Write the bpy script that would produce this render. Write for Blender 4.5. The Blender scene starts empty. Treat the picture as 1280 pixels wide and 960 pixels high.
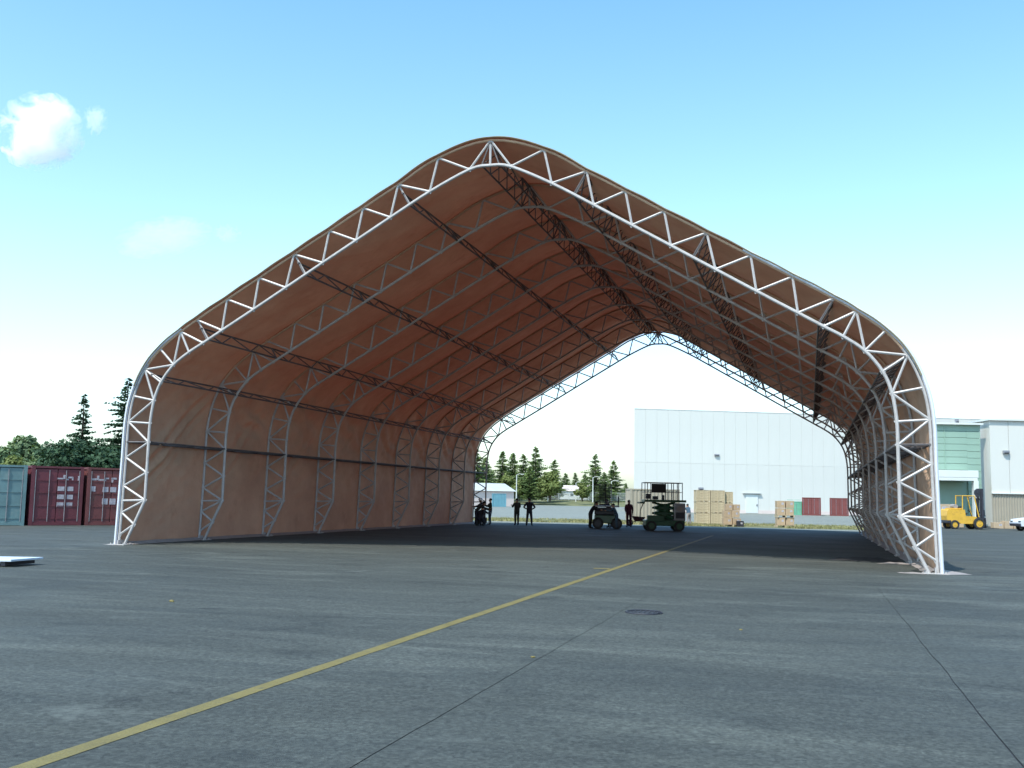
import bpy, bmesh, math, random
from mathutils import Vector, Matrix, noise
R = math.radians
SC = bpy.context.scene
COL = SC.collection
rnd = random.Random(7)

# ------------------------------------------------------------------ camera
YAW, PITCH, ROLL = R(16.111), R(6.296), R(1.069)
CAM = Vector((9.287, -29.292, 1.776))
cam_d = bpy.data.cameras.new('camera')
cam = bpy.data.objects.new('camera', cam_d); COL.objects.link(cam)
_r = Vector((math.cos(YAW), math.sin(YAW), 0)); _f = Vector((-math.sin(YAW), math.cos(YAW), 0)); _u = Vector((0, 0, 1))
fw = math.cos(PITCH)*_f + math.sin(PITCH)*_u
up = -math.sin(PITCH)*_f + math.cos(PITCH)*_u
rt = math.cos(ROLL)*_r + math.sin(ROLL)*up
up2 = -math.sin(ROLL)*_r + math.cos(ROLL)*up
m = Matrix((rt, up2, -fw)).transposed().to_4x4(); m.translation = CAM
cam.matrix_world = m
cam_d.sensor_width = 36; cam_d.lens = 36*1286.8/1280
cam_d.clip_start = 0.1; cam_d.clip_end = 9000
SC.camera = cam

# ------------------------------------------------------------------ sky, sun, exposure
SUN_EL, SUN_AZ = R(56), R(200)            # sun behind the camera, a touch to its left
w = bpy.data.worlds.new('World'); SC.world = w; w.use_nodes = True
nt = w.node_tree; bg = nt.nodes['Background']
sky = nt.nodes.new('ShaderNodeTexSky'); sky.sky_type = 'NISHITA'; sky.sun_disc = False
sky.sun_elevation = SUN_EL; sky.sun_rotation = SUN_AZ
sky.air_density = 1.0; sky.dust_density = 1.8; sky.ozone_density = 1.0
tint = nt.nodes.new('ShaderNodeMix'); tint.data_type = 'RGBA'; tint.blend_type = 'MULTIPLY'; tint.inputs[0].default_value = 1
geo_ = nt.nodes.new('ShaderNodeTexCoord'); sx_ = nt.nodes.new('ShaderNodeSeparateXYZ'); nt.links.new(geo_.outputs['Generated'], sx_.inputs[0])
cr_ = nt.nodes.new('ShaderNodeValToRGB'); cr_.color_ramp.elements[0].position = 0.0; cr_.color_ramp.elements[0].color = (1.0, 1.08, 1.05, 1)
cr_.color_ramp.elements[1].position = .62; cr_.color_ramp.elements[1].color = (.44, .84, 1.0, 1)
e_ = cr_.color_ramp.elements.new(.22); e_.color = (.86, 1.01, 1.08, 1)
nt.links.new(sx_.outputs[2], cr_.inputs[0]); nt.links.new(cr_.outputs[0], tint.inputs[7])
nt.links.new(sky.outputs[0], tint.inputs[6]); nt.links.new(tint.outputs[2], bg.inputs[0])
bg.inputs[1].default_value = 0.15
sd = bpy.data.lights.new('sun', 'SUN'); sd.energy = 2.4; sd.angle = R(0.5); sd.color = (1, 0.95, 0.87)
sun = bpy.data.objects.new('sun', sd); COL.objects.link(sun)
sv = Vector((math.sin(SUN_AZ)*math.cos(SUN_EL), math.cos(SUN_AZ)*math.cos(SUN_EL), math.sin(SUN_EL)))
sun.rotation_euler = sv.to_track_quat('Z', 'Y').to_euler(); sun.location = (0, -60, 60)
SC.view_settings.view_transform = 'Standard'; SC.view_settings.look = 'None'
SC.view_settings.exposure = 1.25; SC.view_settings.gamma = 1
SC.render.engine = 'CYCLES'
SC.cycles.max_bounces = 16; SC.cycles.diffuse_bounces = 5; SC.cycles.glossy_bounces = 4; SC.cycles.transmission_bounces = 6; SC.cycles.volume_bounces = 16; SC.cycles.volume_max_steps = 128

# ------------------------------------------------------------------ helpers
def tag(o, label=None, cat=None, group=None, kind=None):
    if label: o['label'] = label
    if cat: o['category'] = cat
    if group: o['group'] = group
    if kind: o['kind'] = kind
    return o

def thing(name, label, cat, loc=(0, 0, 0), rz=0.0, group=None, sc=1.0):
    o = bpy.data.objects.new(name, None); COL.objects.link(o)
    o.location = loc; o.rotation_euler = (0, 0, rz); o.scale = (sc, sc, sc); o.empty_display_size = .3
    return tag(o, label, cat, group)

def link(name, me, parent=None):
    o = bpy.data.objects.new(name, me); COL.objects.link(o)
    if parent: o.parent = parent
    return o

def copy_tree(o, parent=None):
    c = o.copy(); COL.objects.link(c)
    if parent: c.parent = parent
    for ch in [x for x in bpy.data.objects if x.parent == o]:
        copy_tree(ch, c)
    return c

class MB:
    def __init__(s): s.v = []; s.f = []; s.m = []
    def add(s, vs, fs, mi=0):
        b = len(s.v); s.v += [tuple(v) for v in vs]
        for f in fs: s.f.append(tuple(b+i for i in f)); s.m.append(mi)
        return s
    def box(s, c, d, rz=0, mi=0, rot=None, bev=0.0):
        x, y, z = d[0]/2, d[1]/2, d[2]/2; c = Vector(c)
        M = rot if rot is not None else Matrix.Rotation(rz, 3, 'Z')
        if bev > 0:                                   # chamfered edges: 24 corners
            bm = bmesh.new(); bmesh.ops.create_cube(bm, size=1)
            for v in bm.verts: v.co = Vector((v.co.x*d[0], v.co.y*d[1], v.co.z*d[2]))
            bmesh.ops.bevel(bm, geom=bm.edges[:], offset=min(bev, min(d)*.45), segments=2, affect='EDGES', profile=.6)
            bm.verts.index_update()
            s.add([c+M@v.co for v in bm.verts], [[v.index for v in f.verts] for f in bm.faces], mi); bm.free(); return s
        vs = [c+M@Vector(p) for p in ((-x,-y,-z),(x,-y,-z),(x,y,-z),(-x,y,-z),(-x,-y,z),(x,-y,z),(x,y,z),(-x,y,z))]
        return s.add(vs, [(3,2,1,0),(4,5,6,7),(0,1,5,4),(1,2,6,5),(2,3,7,6),(3,0,4,7)], mi)
    def tube(s, a, b, r, n=6, r2=None, mi=0, caps=True):
        return s.path([a, b], [r, r if r2 is None else r2], n, mi, caps)
    def path(s, pts, rr, n=6, mi=0, caps=True):
        pts = [Vector(p) for p in pts]
        if not hasattr(rr, '__len__'): rr = [rr]*len(pts)
        vs = []
        for i, p in enumerate(pts):
            t = (pts[min(i+1, len(pts)-1)]-pts[max(i-1, 0)])
            if t.length < 1e-9: t = Vector((0, 0, 1))
            t.normalize()
            h = Vector((0, 1, 0)) if abs(t.y) < .9 else Vector((1, 0, 0))
            u = t.cross(h).normalized(); v = t.cross(u)
            for k in range(n):
                a = 2*math.pi*(k+.5)/n
                vs.append(p+(u*math.cos(a)+v*math.sin(a))*rr[i])
        fs = []
        for i in range(len(pts)-1):
            for k in range(n):
                k2 = (k+1) % n; fs.append((i*n+k, i*n+k2, (i+1)*n+k2, (i+1)*n+k))
        if caps: fs += [tuple(range(n))[::-1], tuple((len(pts)-1)*n+k for k in range(n))]
        return s.add(vs, fs, mi)
    def prism(s, poly, y0, y1, mi=0, axis='y'):     # polygon in xz extruded along y
        n = len(poly)
        if axis == 'y': vs = [(p[0], y0, p[1]) for p in poly]+[(p[0], y1, p[1]) for p in poly]
        else: vs = [(y0, p[0], p[1]) for p in poly]+[(y1, p[0], p[1]) for p in poly]
        return s.add(vs, [tuple(range(n)), tuple(range(n, 2*n))[::-1]]+[(i, i+n, (i+1) % n+n, (i+1) % n) for i in range(n)], mi)
    def disc(s, c, ax, r, h, n=16, mi=0):
        c = Vector(c); ax = Vector(ax).normalized()
        return s.path([c-ax*h/2, c+ax*h/2], r, n, mi)
    def blob(s, c, r, mi=0, sub=1, jit=0.0, seed=0):
        bm = bmesh.new(); bmesh.ops.create_icosphere(bm, subdivisions=sub, radius=1)
        if not hasattr(r, '__len__'): r = (r, r, r)
        vs = []
        for v in bm.verts:
            k = 1+jit*noise.noise(v.co*1.7+Vector((seed, seed*.7, 0)))
            vs.append((c[0]+v.co.x*r[0]*k, c[1]+v.co.y*r[1]*k, c[2]+v.co.z*r[2]*k))
        bm.verts.index_update()
        s.add(vs, [[v.index for v in f.verts] for f in bm.faces], mi); bm.free(); return s
    def mesh(s, name, mats, smooth=False):
        me = bpy.data.meshes.new(name); me.from_pydata(s.v, [], s.f)
        for mt in (mats if isinstance(mats, (list, tuple)) else [mats]): me.materials.append(mt)
        if any(s.m): me.polygons.foreach_set('material_index', s.m)
        bm = bmesh.new(); bm.from_mesh(me); bmesh.ops.recalc_face_normals(bm, faces=bm.faces); bm.to_mesh(me); bm.free()
        if smooth:
            me.polygons.foreach_set('use_smooth', [True]*len(me.polygons))
            me.set_sharp_from_angle(angle=R(42))
        me.update(); return me
    def build(s, name, mats, parent=None, smooth=False):
        return link(name, s.mesh(name, mats, smooth), parent)

# ------------------------------------------------------------------ materials
def mat(name, col, rough=.6, metal=0.0, var=0.0, vscale=2.0, bump=0.0, bscale=30.0, spec=.5, col2=None, wear=None, wscale=6.0, stretch=None, transl=None):
    """principled paint with procedural tone variation, optional second colour patches and relief"""
    mt = bpy.data.materials.new(name); mt.use_nodes = True; t = mt.node_tree; N = t.nodes; L = t.links
    p = N['Principled BSDF']; p.inputs['Roughness'].default_value = rough; p.inputs['Metallic'].default_value = metal
    p.inputs['Specular IOR Level'].default_value = spec; p.inputs['Base Color'].default_value = (*col, 1)
    tc = N.new('ShaderNodeTexCoord'); mp = N.new('ShaderNodeMapping'); L.new(tc.outputs['Object'], mp.inputs[0])
    if stretch: mp.inputs['Scale'].default_value = stretch
    last = None
    if var > 0 or col2:
        n1 = N.new('ShaderNodeTexNoise'); n1.inputs['Scale'].default_value = vscale; n1.inputs['Detail'].default_value = 7; n1.inputs['Roughness'].default_value = .65
        L.new(mp.outputs[0], n1.inputs[0])
        rp = N.new('ShaderNodeValToRGB'); rp.color_ramp.elements[0].position = .32; rp.color_ramp.elements[1].position = .68
        a = tuple(c*(1-var) for c in col); b = tuple(min(1, c*(1+var)) for c in (col2 or col))
        rp.color_ramp.elements[0].color = (*a, 1); rp.color_ramp.elements[1].color = (*b, 1)
        L.new(n1.outputs[0], rp.inputs[0]); last = rp.outputs[0]
    if wear:
        n2 = N.new('ShaderNodeTexNoise'); n2.inputs['Scale'].default_value = wscale; n2.inputs['Detail'].default_value = 10; n2.inputs['Roughness'].default_value = .7
        L.new(mp.outputs[0], n2.inputs[0])
        r2 = N.new('ShaderNodeValToRGB'); r2.color_ramp.elements[0].position = .55; r2.color_ramp.elements[1].position = .68
        r2.color_ramp.elements[0].color = (0, 0, 0, 1); r2.color_ramp.elements[1].color = (.8, .8, .8, 1)
        L.new(n2.outputs[0], r2.inputs[0])
        mx = N.new('ShaderNodeMix'); mx.data_type = 'RGBA'; L.new(r2.outputs[0], mx.inputs[0])
        if last: L.new(last, mx.inputs[6])
        else: mx.inputs[6].default_value = (*col, 1)
        mx.inputs[7].default_value = (*wear, 1); last = mx.outputs[2]
    if last: L.new(last, p.inputs['Base Color'])
    if bump > 0:
        nb = N.new('ShaderNodeTexNoise'); nb.inputs['Scale'].default_value = bscale; nb.inputs['Detail'].default_value = 6
        L.new(mp.outputs[0], nb.inputs[0]); bp = N.new('ShaderNodeBump'); bp.inputs['Strength'].default_value = bump
        bp.inputs['Distance'].default_value = .05
        L.new(nb.outputs[0], bp.inputs['Height']); L.new(bp.outputs[0], p.inputs['Normal'])
    if transl:
        tr = N.new('ShaderNodeBsdfTranslucent'); tr.inputs[0].default_value = (*transl[0], 1)
        ms = N.new('ShaderNodeMixShader'); ms.inputs[0].default_value = transl[1]
        L.new(p.outputs[0], ms.inputs[1]); L.new(tr.outputs[0], ms.inputs[2]); L.new(ms.outputs[0], N['Material Output'].inputs[0])
    return mt

M = {}
M['steel'] = mat('galvanised_steel', (.40, .37, .355), .5, .1, .12, 3, wear=(.29, .265, .25), wscale=5)
M['white_pipe'] = mat('white_painted_pipe', (.55, .57, .62), .45, 0, .05, 2)
M['steel_dark'] = mat('shade_darkened_purlin_steel', (.095, .082, .082), .6, 0, .2, 3)  # purlin colour darkened to paint in the shade under the roof
M['fabric'] = mat('tan_shelter_fabric', (.50, .325, .215), .72, 0, .2, .35, 1.0, 1.3, .25, transl=((.50, .085, .04), .052), wear=(.40, .255, .165), wscale=.8)
M['hem'] = mat('olive_fabric_hem', (.20, .17, .10), .8, 0, .2, 2)
M['tarp'] = mat('pale_dusty_tarp', (.27, .235, .22), .7, 0, .15, 3, .3, 8)
M['black'] = mat('black_rubber', (.018, .018, .02), .75, 0, .2, 5)
M['dark'] = mat('dark_machine_metal', (.035, .035, .045), .5, .3, .3, 4)
M['yellow'] = mat('forklift_yellow_paint', (.58, .33, .035), .42, 0, .10, 3, wear=(.36, .19, .04), wscale=4)
M['green'] = mat('dark_green_machine_paint', (.018, .07, .035), .4, 0, .2, 3, wear=(.05, .07, .05), wscale=5)
M['mesh'] = mat('grey_lift_metal', (.25, .25, .27), .5, .4, .15, 5)
M['wood'] = mat('raw_crate_timber', (.46, .37, .245), .8, 0, .22, 5, .3, 40, .2, wear=(.36, .27, .17), wscale=3)
M['card'] = mat('brown_cardboard', (.42, .31, .205), .85, 0, .12, 4, .1, 20, .2)
M['white'] = mat('white_paint', (.78, .80, .80), .5, 0, .03, 1)
M['teal'] = mat('faded_teal_container_paint', (.13, .22, .225), .55, 0, .16, 1.2, wear=(.20, .27, .26), wscale=2.2)
M['maroon'] = mat('maroon_container_paint', (.115, .028, .038), .5, 0, .2, 1.2, wear=(.10, .04, .045), wscale=2)
M['rustred'] = mat('brick_red_container_paint', (.135, .042, .042), .55, 0, .2, 1.2, wear=(.11, .055, .045), wscale=2)
M['farred'] = mat('red_container_paint', (.15, .035, .03), .55, 0, .15, 1)
M['fargreen'] = mat('green_container_paint', (.10, .30, .20), .55, 0, .15, 1)
M['mark'] = mat('white_stencil_paint', (.36, .34, .37), .6, 0, .3, 6)
M['clad_white'] = mat('white_metal_cladding', (.55, .535, .49), .55, 0, .035, .25, stretch=(1, 1, .2))
M['clad_green'] = mat('pale_green_cladding', (.23, .335, .265), .5, 0, .05, .6)
M['clad_beige'] = mat('beige_corrugated_cladding', (.30, .26, .20), .6, 0, .06, .8)
M['trim'] = mat('white_trim', (.58, .59, .56), .5, 0, .03, 1)
M['glass'] = mat('dark_glass', (.03, .05, .06), .08, 0, 0)
M['skin'] = mat('skin', (.38, .21, .14), .55)
M['navy'] = mat('navy_cloth', (.02, .024, .04), .9, 0, .2, 6)
M['charcoal'] = mat('charcoal_cloth', (.03, .032, .03), .9, 0, .2, 6)
M['olive'] = mat('olive_drab_cloth', (.05, .055, .035), .9, 0, .2, 6)
M['wine'] = mat('dark_wine_cloth', (.075, .015, .03), .9, 0, .2, 6)
M['bluecloth'] = mat('faded_blue_cloth', (.06, .11, .16), .9, 0, .2, 6)
M['helmet'] = mat('white_hard_hat', (.75, .77, .8), .35)
M['hair'] = mat('dark_hair', (.015, .012, .01), .8)
M['blue'] = mat('sky_blue_paint', (.09, .22, .27), .5, 0, .1, 1)
M['pole'] = mat('pale_pole_paint', (.5, .5, .46), .5)
M['plaster'] = mat('pale_plaster_wall', (.60, .50, .46), .8, 0, .06, .5)
M['roofgrey'] = mat('grey_roof_sheet', (.40, .41, .40), .7, 0, .1, .5)
M['bark'] = mat('rough_bark', (.09, .065, .045), .95, 0, .3, 6, .6, 12)
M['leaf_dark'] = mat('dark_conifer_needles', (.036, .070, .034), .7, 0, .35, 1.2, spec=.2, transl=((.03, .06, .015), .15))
M['leaf_fir'] = mat('blue_green_fir_needles', (.085, .14, .065), .7, 0, .4, .25, spec=.2, col2=(.18, .23, .07), transl=((.05, .09, .02), .18))  # far firs: colour lightened to stand in for distance haze
M['leaf_mid'] = mat('mid_green_leaves', (.085, .14, .075), .65, 0, .35, .3, spec=.2, col2=(.15, .20, .09), transl=((.10, .15, .02), .25))  # haze and overexposure put into the leaf colour of the far trees
M['leaf_pale'] = mat('yellow_green_leaves', (.11, .15, .04), .65, 0, .3, .4, spec=.2, col2=(.17, .19, .06), transl=((.14, .18, .03), .25))  # brightened like the other far leaves, haze painted into the colour
M['aggr'] = mat('dark_joint_sealant', (.022, .023, .025), .7, 0, .2, 10)
M['plywood'] = mat('pale_sheet_metal', (.50, .55, .61), .45, 0, .05, 2)

# asphalt: dark, blotchy, streaked, with fine aggregate
def asphalt(name, base, light, patch):
    mt = bpy.data.materials.new(name); mt.use_nodes = True; t = mt.node_tree; N = t.nodes; L = t.links
    p = N['Principled BSDF']; p.inputs['Specular IOR Level'].default_value = .35
    geo = N.new('ShaderNodeNewGeometry')
    def nz(scale, det, rough, st=(1, 1, 1), dist=0):
        mp = N.new('ShaderNodeMapping'); mp.inputs['Scale'].default_value = st; L.new(geo.outputs['Position'], mp.inputs[0])
        n = N.new('ShaderNodeTexNoise'); n.inputs['Scale'].default_value = scale; n.inputs['Detail'].default_value = det
        n.inputs['Roughness'].default_value = rough; n.inputs['Distortion'].default_value = dist; L.new(mp.outputs[0], n.inputs[0]); return n.outputs[0]
    def ramp(src, a, b, ca, cb):
        r = N.new('ShaderNodeValToRGB'); r.color_ramp.elements[0].position = a; r.color_ramp.elements[1].position = b
        r.color_ramp.elements[0].color = (*ca, 1); r.color_ramp.elements[1].color = (*cb, 1); L.new(src, r.inputs[0]); return r.outputs[0]
    def mix(f, a, b, mode='MIX'):
        x = N.new('ShaderNodeMix'); x.data_type = 'RGBA'; x.blend_type = mode
        if isinstance(f, float): x.inputs[0].default_value = f
        else: L.new(f, x.inputs[0])
        for i, q in ((6, a), (7, b)):
            if isinstance(q, tuple): x.inputs[i].default_value = (*q, 1)
            else: L.new(q, x.inputs[i])
        return x.outputs[2]
    c = ramp(nz(.16, 8, .62, (.55, 1, 1), .4), .3, .7, base, light)
    big = ramp(nz(.55, 6, .6, (.35, 1.3, 1), .8), .50, .70, (0, 0, 0), (.8, .8, .8))
    c = mix(big, c, patch)
    dk = ramp(nz(.8, 9, .7, (.5, 1, 1), 1.2), .54, .72, (1, 1, 1), (.55, .57, .60)); c = mix(1.0, c, dk, 'MULTIPLY')
    fine = ramp(nz(13, 9, .8), .34, .68, (.58, .58, .58), (1.42, 1.42, 1.40)); c = mix(1.0, c, fine, 'MULTIPLY')
    vo = N.new('ShaderNodeTexVoronoi'); vo.inputs['Scale'].default_value = 34; L.new(geo.outputs['Position'], vo.inputs[0])
    st = ramp(vo.outputs['Color'], .1, .95, (.62, .62, .62), (1.5, 1.5, 1.5)); c = mix(.75, c, mix(1.0, c, st, 'MULTIPLY'))
    streak = ramp(nz(1.1, 7, .65, (.16, 2.6, 1), .5), .42, .70, (.92, .93, .94), (1.13, 1.13, 1.11)); c = mix(1.0, c, streak, 'MULTIPLY')
    pale = ramp(nz(.7, 10, .74, (.45, 1.2, 1), .9), .60, .69, (0, 0, 0), (.55, .55, .55)); c = mix(pale, c, (.135, .145, .13))
    oil = ramp(nz(.9, 3, .5, (1, 1, 1), .3), .68, .76, (1, 1, 1), (.58, .58, .60)); c = mix(1.0, c, oil, 'MULTIPLY')
    vc = N.new('ShaderNodeTexVoronoi'); vc.feature = 'DISTANCE_TO_EDGE'; vc.inputs['Scale'].default_value = .16
    nd = N.new('ShaderNodeTexNoise'); nd.inputs['Scale'].default_value = .5; nd.inputs['Detail'].default_value = 8; nd.inputs['Roughness'].default_value = .7; L.new(geo.outputs['Position'], nd.inputs[0])
    va = N.new('ShaderNodeVectorMath'); va.operation = 'MULTIPLY_ADD'; L.new(nd.outputs['Color'], va.inputs[0]); va.inputs[1].default_value = (2.2, 2.2, 0); L.new(geo.outputs['Position'], va.inputs[2]); L.new(va.outputs[0], vc.inputs[0])
    ck = ramp(vc.outputs['Distance'], .0, .0028, (1, 1, 1), (0, 0, 0)); cm = ramp(nz(.21, 3, .5), .50, .60, (0, 0, 0), (.75, .75, .75))
    c = mix(mix(1.0, ck, cm, 'MULTIPLY'), c, (.012, .012, .012))
    chips = ramp(nz(3.1, 12, .8), .70, .74, (0, 0, 0), (.6, .6, .6)); c = mix(chips, c, (.12, .12, .11))
    L.new(c, p.inputs['Base Color'])
    L.new(ramp(nz(.4, 5, .6), .3, .7, (.72,)*3, (.9,)*3), p.inputs['Roughness'])
    bp = N.new('ShaderNodeBump'); bp.inputs['Strength'].default_value = .55; bp.inputs['Distance'].default_value = .012
    L.new(nz(60, 4, .7), bp.inputs['Height']); L.new(bp.outputs[0], p.inputs['Normal'])
    return mt
M['asphalt'] = asphalt('worn_dark_asphalt', (.038, .0415, .0375), (.058, .0625, .0560), (.082, .0870, .0760))
M['pave'] = asphalt('pale_old_pavement', (.16, .165, .145), (.19, .195, .17), (.21, .215, .185))
M['line'] = mat('worn_yellow_line_paint', (.150, .118, .034), .7, 0, .15, 3, .3, 40, wear=(.055, .056, .042), wscale=7)
M['grass'] = mat('dry_grass_ground', (.10, .115, .05), .95, 0, .25, .25, .5, 6, .1, col2=(.17, .165, .09))
M['blade'] = mat('dry_grass_blades', (.15, .17, .06), .9, 0, .3, .6, spec=.1, col2=(.30, .27, .14))

# ------------------------------------------------------------------ ground
def sheet(name, x0, x1, y0, y1, z, mt, parent=None, kind='structure'):
    b = MB().add([(x0, y0, z), (x1, y0, z), (x1, y1, z), (x0, y1, z)], [(0, 1, 2, 3)])
    o = b.build(name, mt, parent); tag(o, kind=kind); return o
def poly_sheet(name, pts, z, mt, parent=None):
    b = MB().add([(p[0], p[1], z) for p in pts], [tuple(range(len(pts)))])
    return tag(b.build(name, mt, parent), kind='structure')
sheet('ground', -4000, 4000, -600, 6000, -.012, M['grass'])
base = sheet('asphalt_apron', -160, 130, -120, 150, -.008, M['aggr'])
# three paving lanes separated by wandering open joints
def wob(x, y, k): return x+.025*noise.noise(Vector((k*9.1, y*.35, 0)))+.014*noise.noise(Vector((k*3.7, y*1.9, 4)))
ys = [-120, -60]+[-40+.25*i for i in range(0, 240)]+[20+2*i for i in range(1, 15)]
ys = [y for y in ys if y < 42.0]+[42.0]
def lane(name, xa, xb, ga, gb, mt):
    v = []; f = []
    for y in ys:
        fa = max(.15, 1-max(0, y+22)/26)
        v += [((wob(xa, y, 1)+ga*fa) if ga else xa, y, 0), ((wob(xb, y, 2 if gb == .014 else 3)-gb*fa) if gb else xb, y, 0)]
    for i in range(len(ys)-1): f.append((2*i, 2*i+1, 2*i+3, 2*i+2))
    return v, f
def edge(y, xc, k, g): 
    fa = max(.12, 1-max(0, y+22)/24); return wob(xc, y, k)+g*fa
for (xa, ka, ga), (xb, kb, gb) in ((( -160, 0, 0), (6.38, 1, -.005)), ((6.38, 1, .005), (10.68, 2, -.008)), ((10.68, 2, .008), (130, 0, 0))):
    v = []; f = []
    for y in ys:
        v.append(((edge(y, xa, ka, ga) if ka else xa), y, 0)); v.append(((edge(y, xb, kb, gb) if kb else xb), y, 0))
    for i in range(len(ys)-1): f.append((2*i, 2*i+1, 2*i+3, 2*i+2))
    o = MB().add(v, f).build('paving_lane', M['asphalt'], base); tag(o, kind='structure')
# asphalt to the right of and beyond the grass strip
sheet('service_road', 15.5, 130, 42.0, 150, 0, M['asphalt'])
sheet('near_verge_pavement', -160, 15.5, 42.0, 45.5, 0, M['pave'])
sheet('grass_strip', -160, 15.5, 45.5, 57, .0, M['grass'])
sheet('far_pavement', -160, 15.5, 57, 222, .004, M['pave'])
poly_sheet('hangar_forecourt', [(15.5, 150), (130, 150), (130, 260), (15.5, 222)], .004, M['pave'])
# gravelly light verge under the grass edge
def tufts(name, n, x0, x1, y0, y1, h, mt, seed):
    r = random.Random(seed); b = MB()
    for _ in range(n):
        x = r.uniform(x0, x1); y = y0+(y1-y0)*r.random()**1.3
        if noise.noise(Vector((x*.25, y*.25, seed))) < -.12: continue
        for k in range(3):
            a = r.uniform(0, 6.28); hh = h*r.uniform(.4, 1.2); dx, dy = math.cos(a)*.03, math.sin(a)*.03
            ox, oy = r.uniform(-.12, .12), r.uniform(-.12, .12)
            b.add([(x+ox-dx, y+oy-dy, 0), (x+ox+dx, y+oy+dy, 0), (x+ox+r.uniform(-.1, .1), y+oy+r.uniform(-.1, .1), hh)], [(0, 1, 2)])
    me = bpy.data.meshes.new(name); me.from_pydata(b.v, [], b.f); me.materials.append(mt)
    return tag(link(name, me), 'dry yellow green grass tufts growing beyond the shelter', 'grass', None, 'stuff')
tufts('grass_tufts', 9000, -30, 15.4, 45.4, 57, .16, M['blade'], 3)
# yellow line with its little side stub
def line_mesh():
    v = []; f = []; n = 0; r = random.Random(2)
    yy = [-60+.35*i for i in range(0, 246)]
    for y in yy:
        j = .012*noise.noise(Vector((y*1.3, 0, 0)))
        v += [(4.44-.078+j, y, .004), (4.44+.078+.012*noise.noise(Vector((y*1.1, 5, 0))), y, .004)]
    for i in range(len(yy)-1): f.append((2*i, 2*i+1, 2*i+3, 2*i+2))
    return MB().add(v, f)
ln = tag(line_mesh().build('yellow_line', M['line']), kind='structure')
MB().add([(3.95, -2.95, .0045), (4.34, -3.0, .0045), (4.34, -2.62, .0045), (3.9, -2.72, .0045)], [(0, 1, 2, 3)]).build('line_stub', M['line'], ln)

# ------------------------------------------------------------------ the arched fabric shelter
U = 12.5; BAY = 4.6475; NA = 9
OUT = {'j0': (0, 1.017), 'j1': (.1364, .982), 'j2': (.2421, .9204), 'j3': (.3361, .8656), 'j4': (.4275, .8114), 'j5': (.5249, .7549), 'j6': (.6231, .6970),
       'j7': (.7139, .6440), 'j8': (.8015, .5921), 'k1': (.8481, .5618), 'k2': (.9069, .5165), 'k3': (.9510, .4623), 'k4': (.9805, .3919), 'w1': (.9919, .3231),
       'w2': (.9938, .2284), 'w3': (.9955, .154), 'w4': (.9965, .1151), 'w5': (.997, .084), 'w6': (.998, .027), 'ob': (1.0, 0)}
INN = {'a0': (0, .9529), 'a1': (.053, .9461), 'a2': (.1564, .8969), 'a3': (.2602, .8369), 'a4': (.3519, .7826), 'a5': (.4429, .7288), 'a6': (.5445, .6682),
       'a7': (.6349, .6144), 'a8': (.7246, .5619), 'a9': (.7791, .5298), 'a10': (.8197, .5063), 'a11': (.864, .4738), 'a13': (.8996, .428), 'a14': (.918, .3796),
       'b1': (.9262, .3192), 'b2': (.9272, .2689), 'b3': (.928, .1895), 'b4': (.9283, .1177), 'c1': (.957, .054), 'ib': (.983, 0)}
WEB = 'j0-a1 j1-a1 j1-a2 j2-a2 j2-a3 j3-a3 j3-a4 j4-a4 j4-a5 j5-a5 j5-a6 j6-a6 j6-a7 j7-a7 j7-a8 j8-a8 k1-a9 k1-a10 k1-a11 k2-a11 k3-a11 k3-a13 k3-a14 k4-a14 w1-a14 w1-b1 w1-b2 w2-b2 w2-b3 w3-b3 w3-b4 w4-b4 w5-b4 w5-c1 w6-c1'.split()
def P(n, s=1, y=0, dz=0): 
    q = OUT.get(n) or INN[n]; return Vector((s*q[0]*U, y, q[1]*U+dz))
def crom(pts, k):                              # catmull rom through 2D points
    out = []
    for i in range(len(pts)-1):
        p0 = Vector(pts[max(i-1, 0)]); p1 = Vector(pts[i]); p2 = Vector(pts[i+1]); p3 = Vector(pts[min(i+2, len(pts)-1)])
        if i == 0: p0 = Vector((-p2[0], p2[1]))
        for j in range(k):
            t = j/k
            out.append(.5*((2*p1)+(-p0+p2)*t+(2*p0-5*p1+4*p2-p3)*t*t+(-p0+3*p1-3*p2+p3)*t**3))
    out.append(Vector(pts[-1])); return out
ON = [OUT[k] for k in ('j0','j1','j2','j3','j4','j5','j6','j7','j8','k1','k2','k3','k4','w1','w2','w3','w4','ob')]
IN1 = [INN[k] for k in ('a0','a1','a2','a3','a4','a5','a6','a7','a8','a9','a10','a11','a13','a14','b1','b2','b3','b4')]
outc = crom([(x*U, z*U) for x, z in ON], 4)
innc = crom([(x*U, z*U) for x, z in IN1], 4)
shelter = thing('fabric_shelter', 'huge open-ended arched shelter of white steel trusses under tan fabric on the asphalt', 'shelter')
def both(c): return [Vector((-p[0], 0, p[1])) for p in reversed(c[1:])]+[Vector((p[0], 0, p[1])) for p in c]
oc = both(outc); ic = both(innc)
ic = [Vector((-INN['ib'][0]*U, 0, 0))]+ic+[Vector((INN['ib'][0]*U, 0, 0))]
oc_b = MB().path(oc, .045, 8)
oc_b.m = [1 if sum(oc_b.v[i][2] for i in f)/len(f) > 5.9 else 0 for f in oc_b.f]
oc_me = oc_b.mesh('outer_chord', [M['steel'], M['fabric']], True)
ic_me = MB().path(ic, .050, 8).mesh('inner_chord', M['steel'], True)
web_me = []
for s in (-1, 1):
    for wname in WEB:
        a, b = wname.split('-'); web_me.append(MB().tube(P(a, s), P(b, s), .038, 6).mesh('web_member', M['steel'], True))
web_me.append(MB().tube(P('j0'), P('a0'), .038, 6).mesh('web_member', M['steel'], True))
lac = MB()
for s in (-1, 1):
    for wname in WEB:
        a, b = wname.split('-'); lac.tube(P(a, s), P(b, s), .038, 5)
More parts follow.
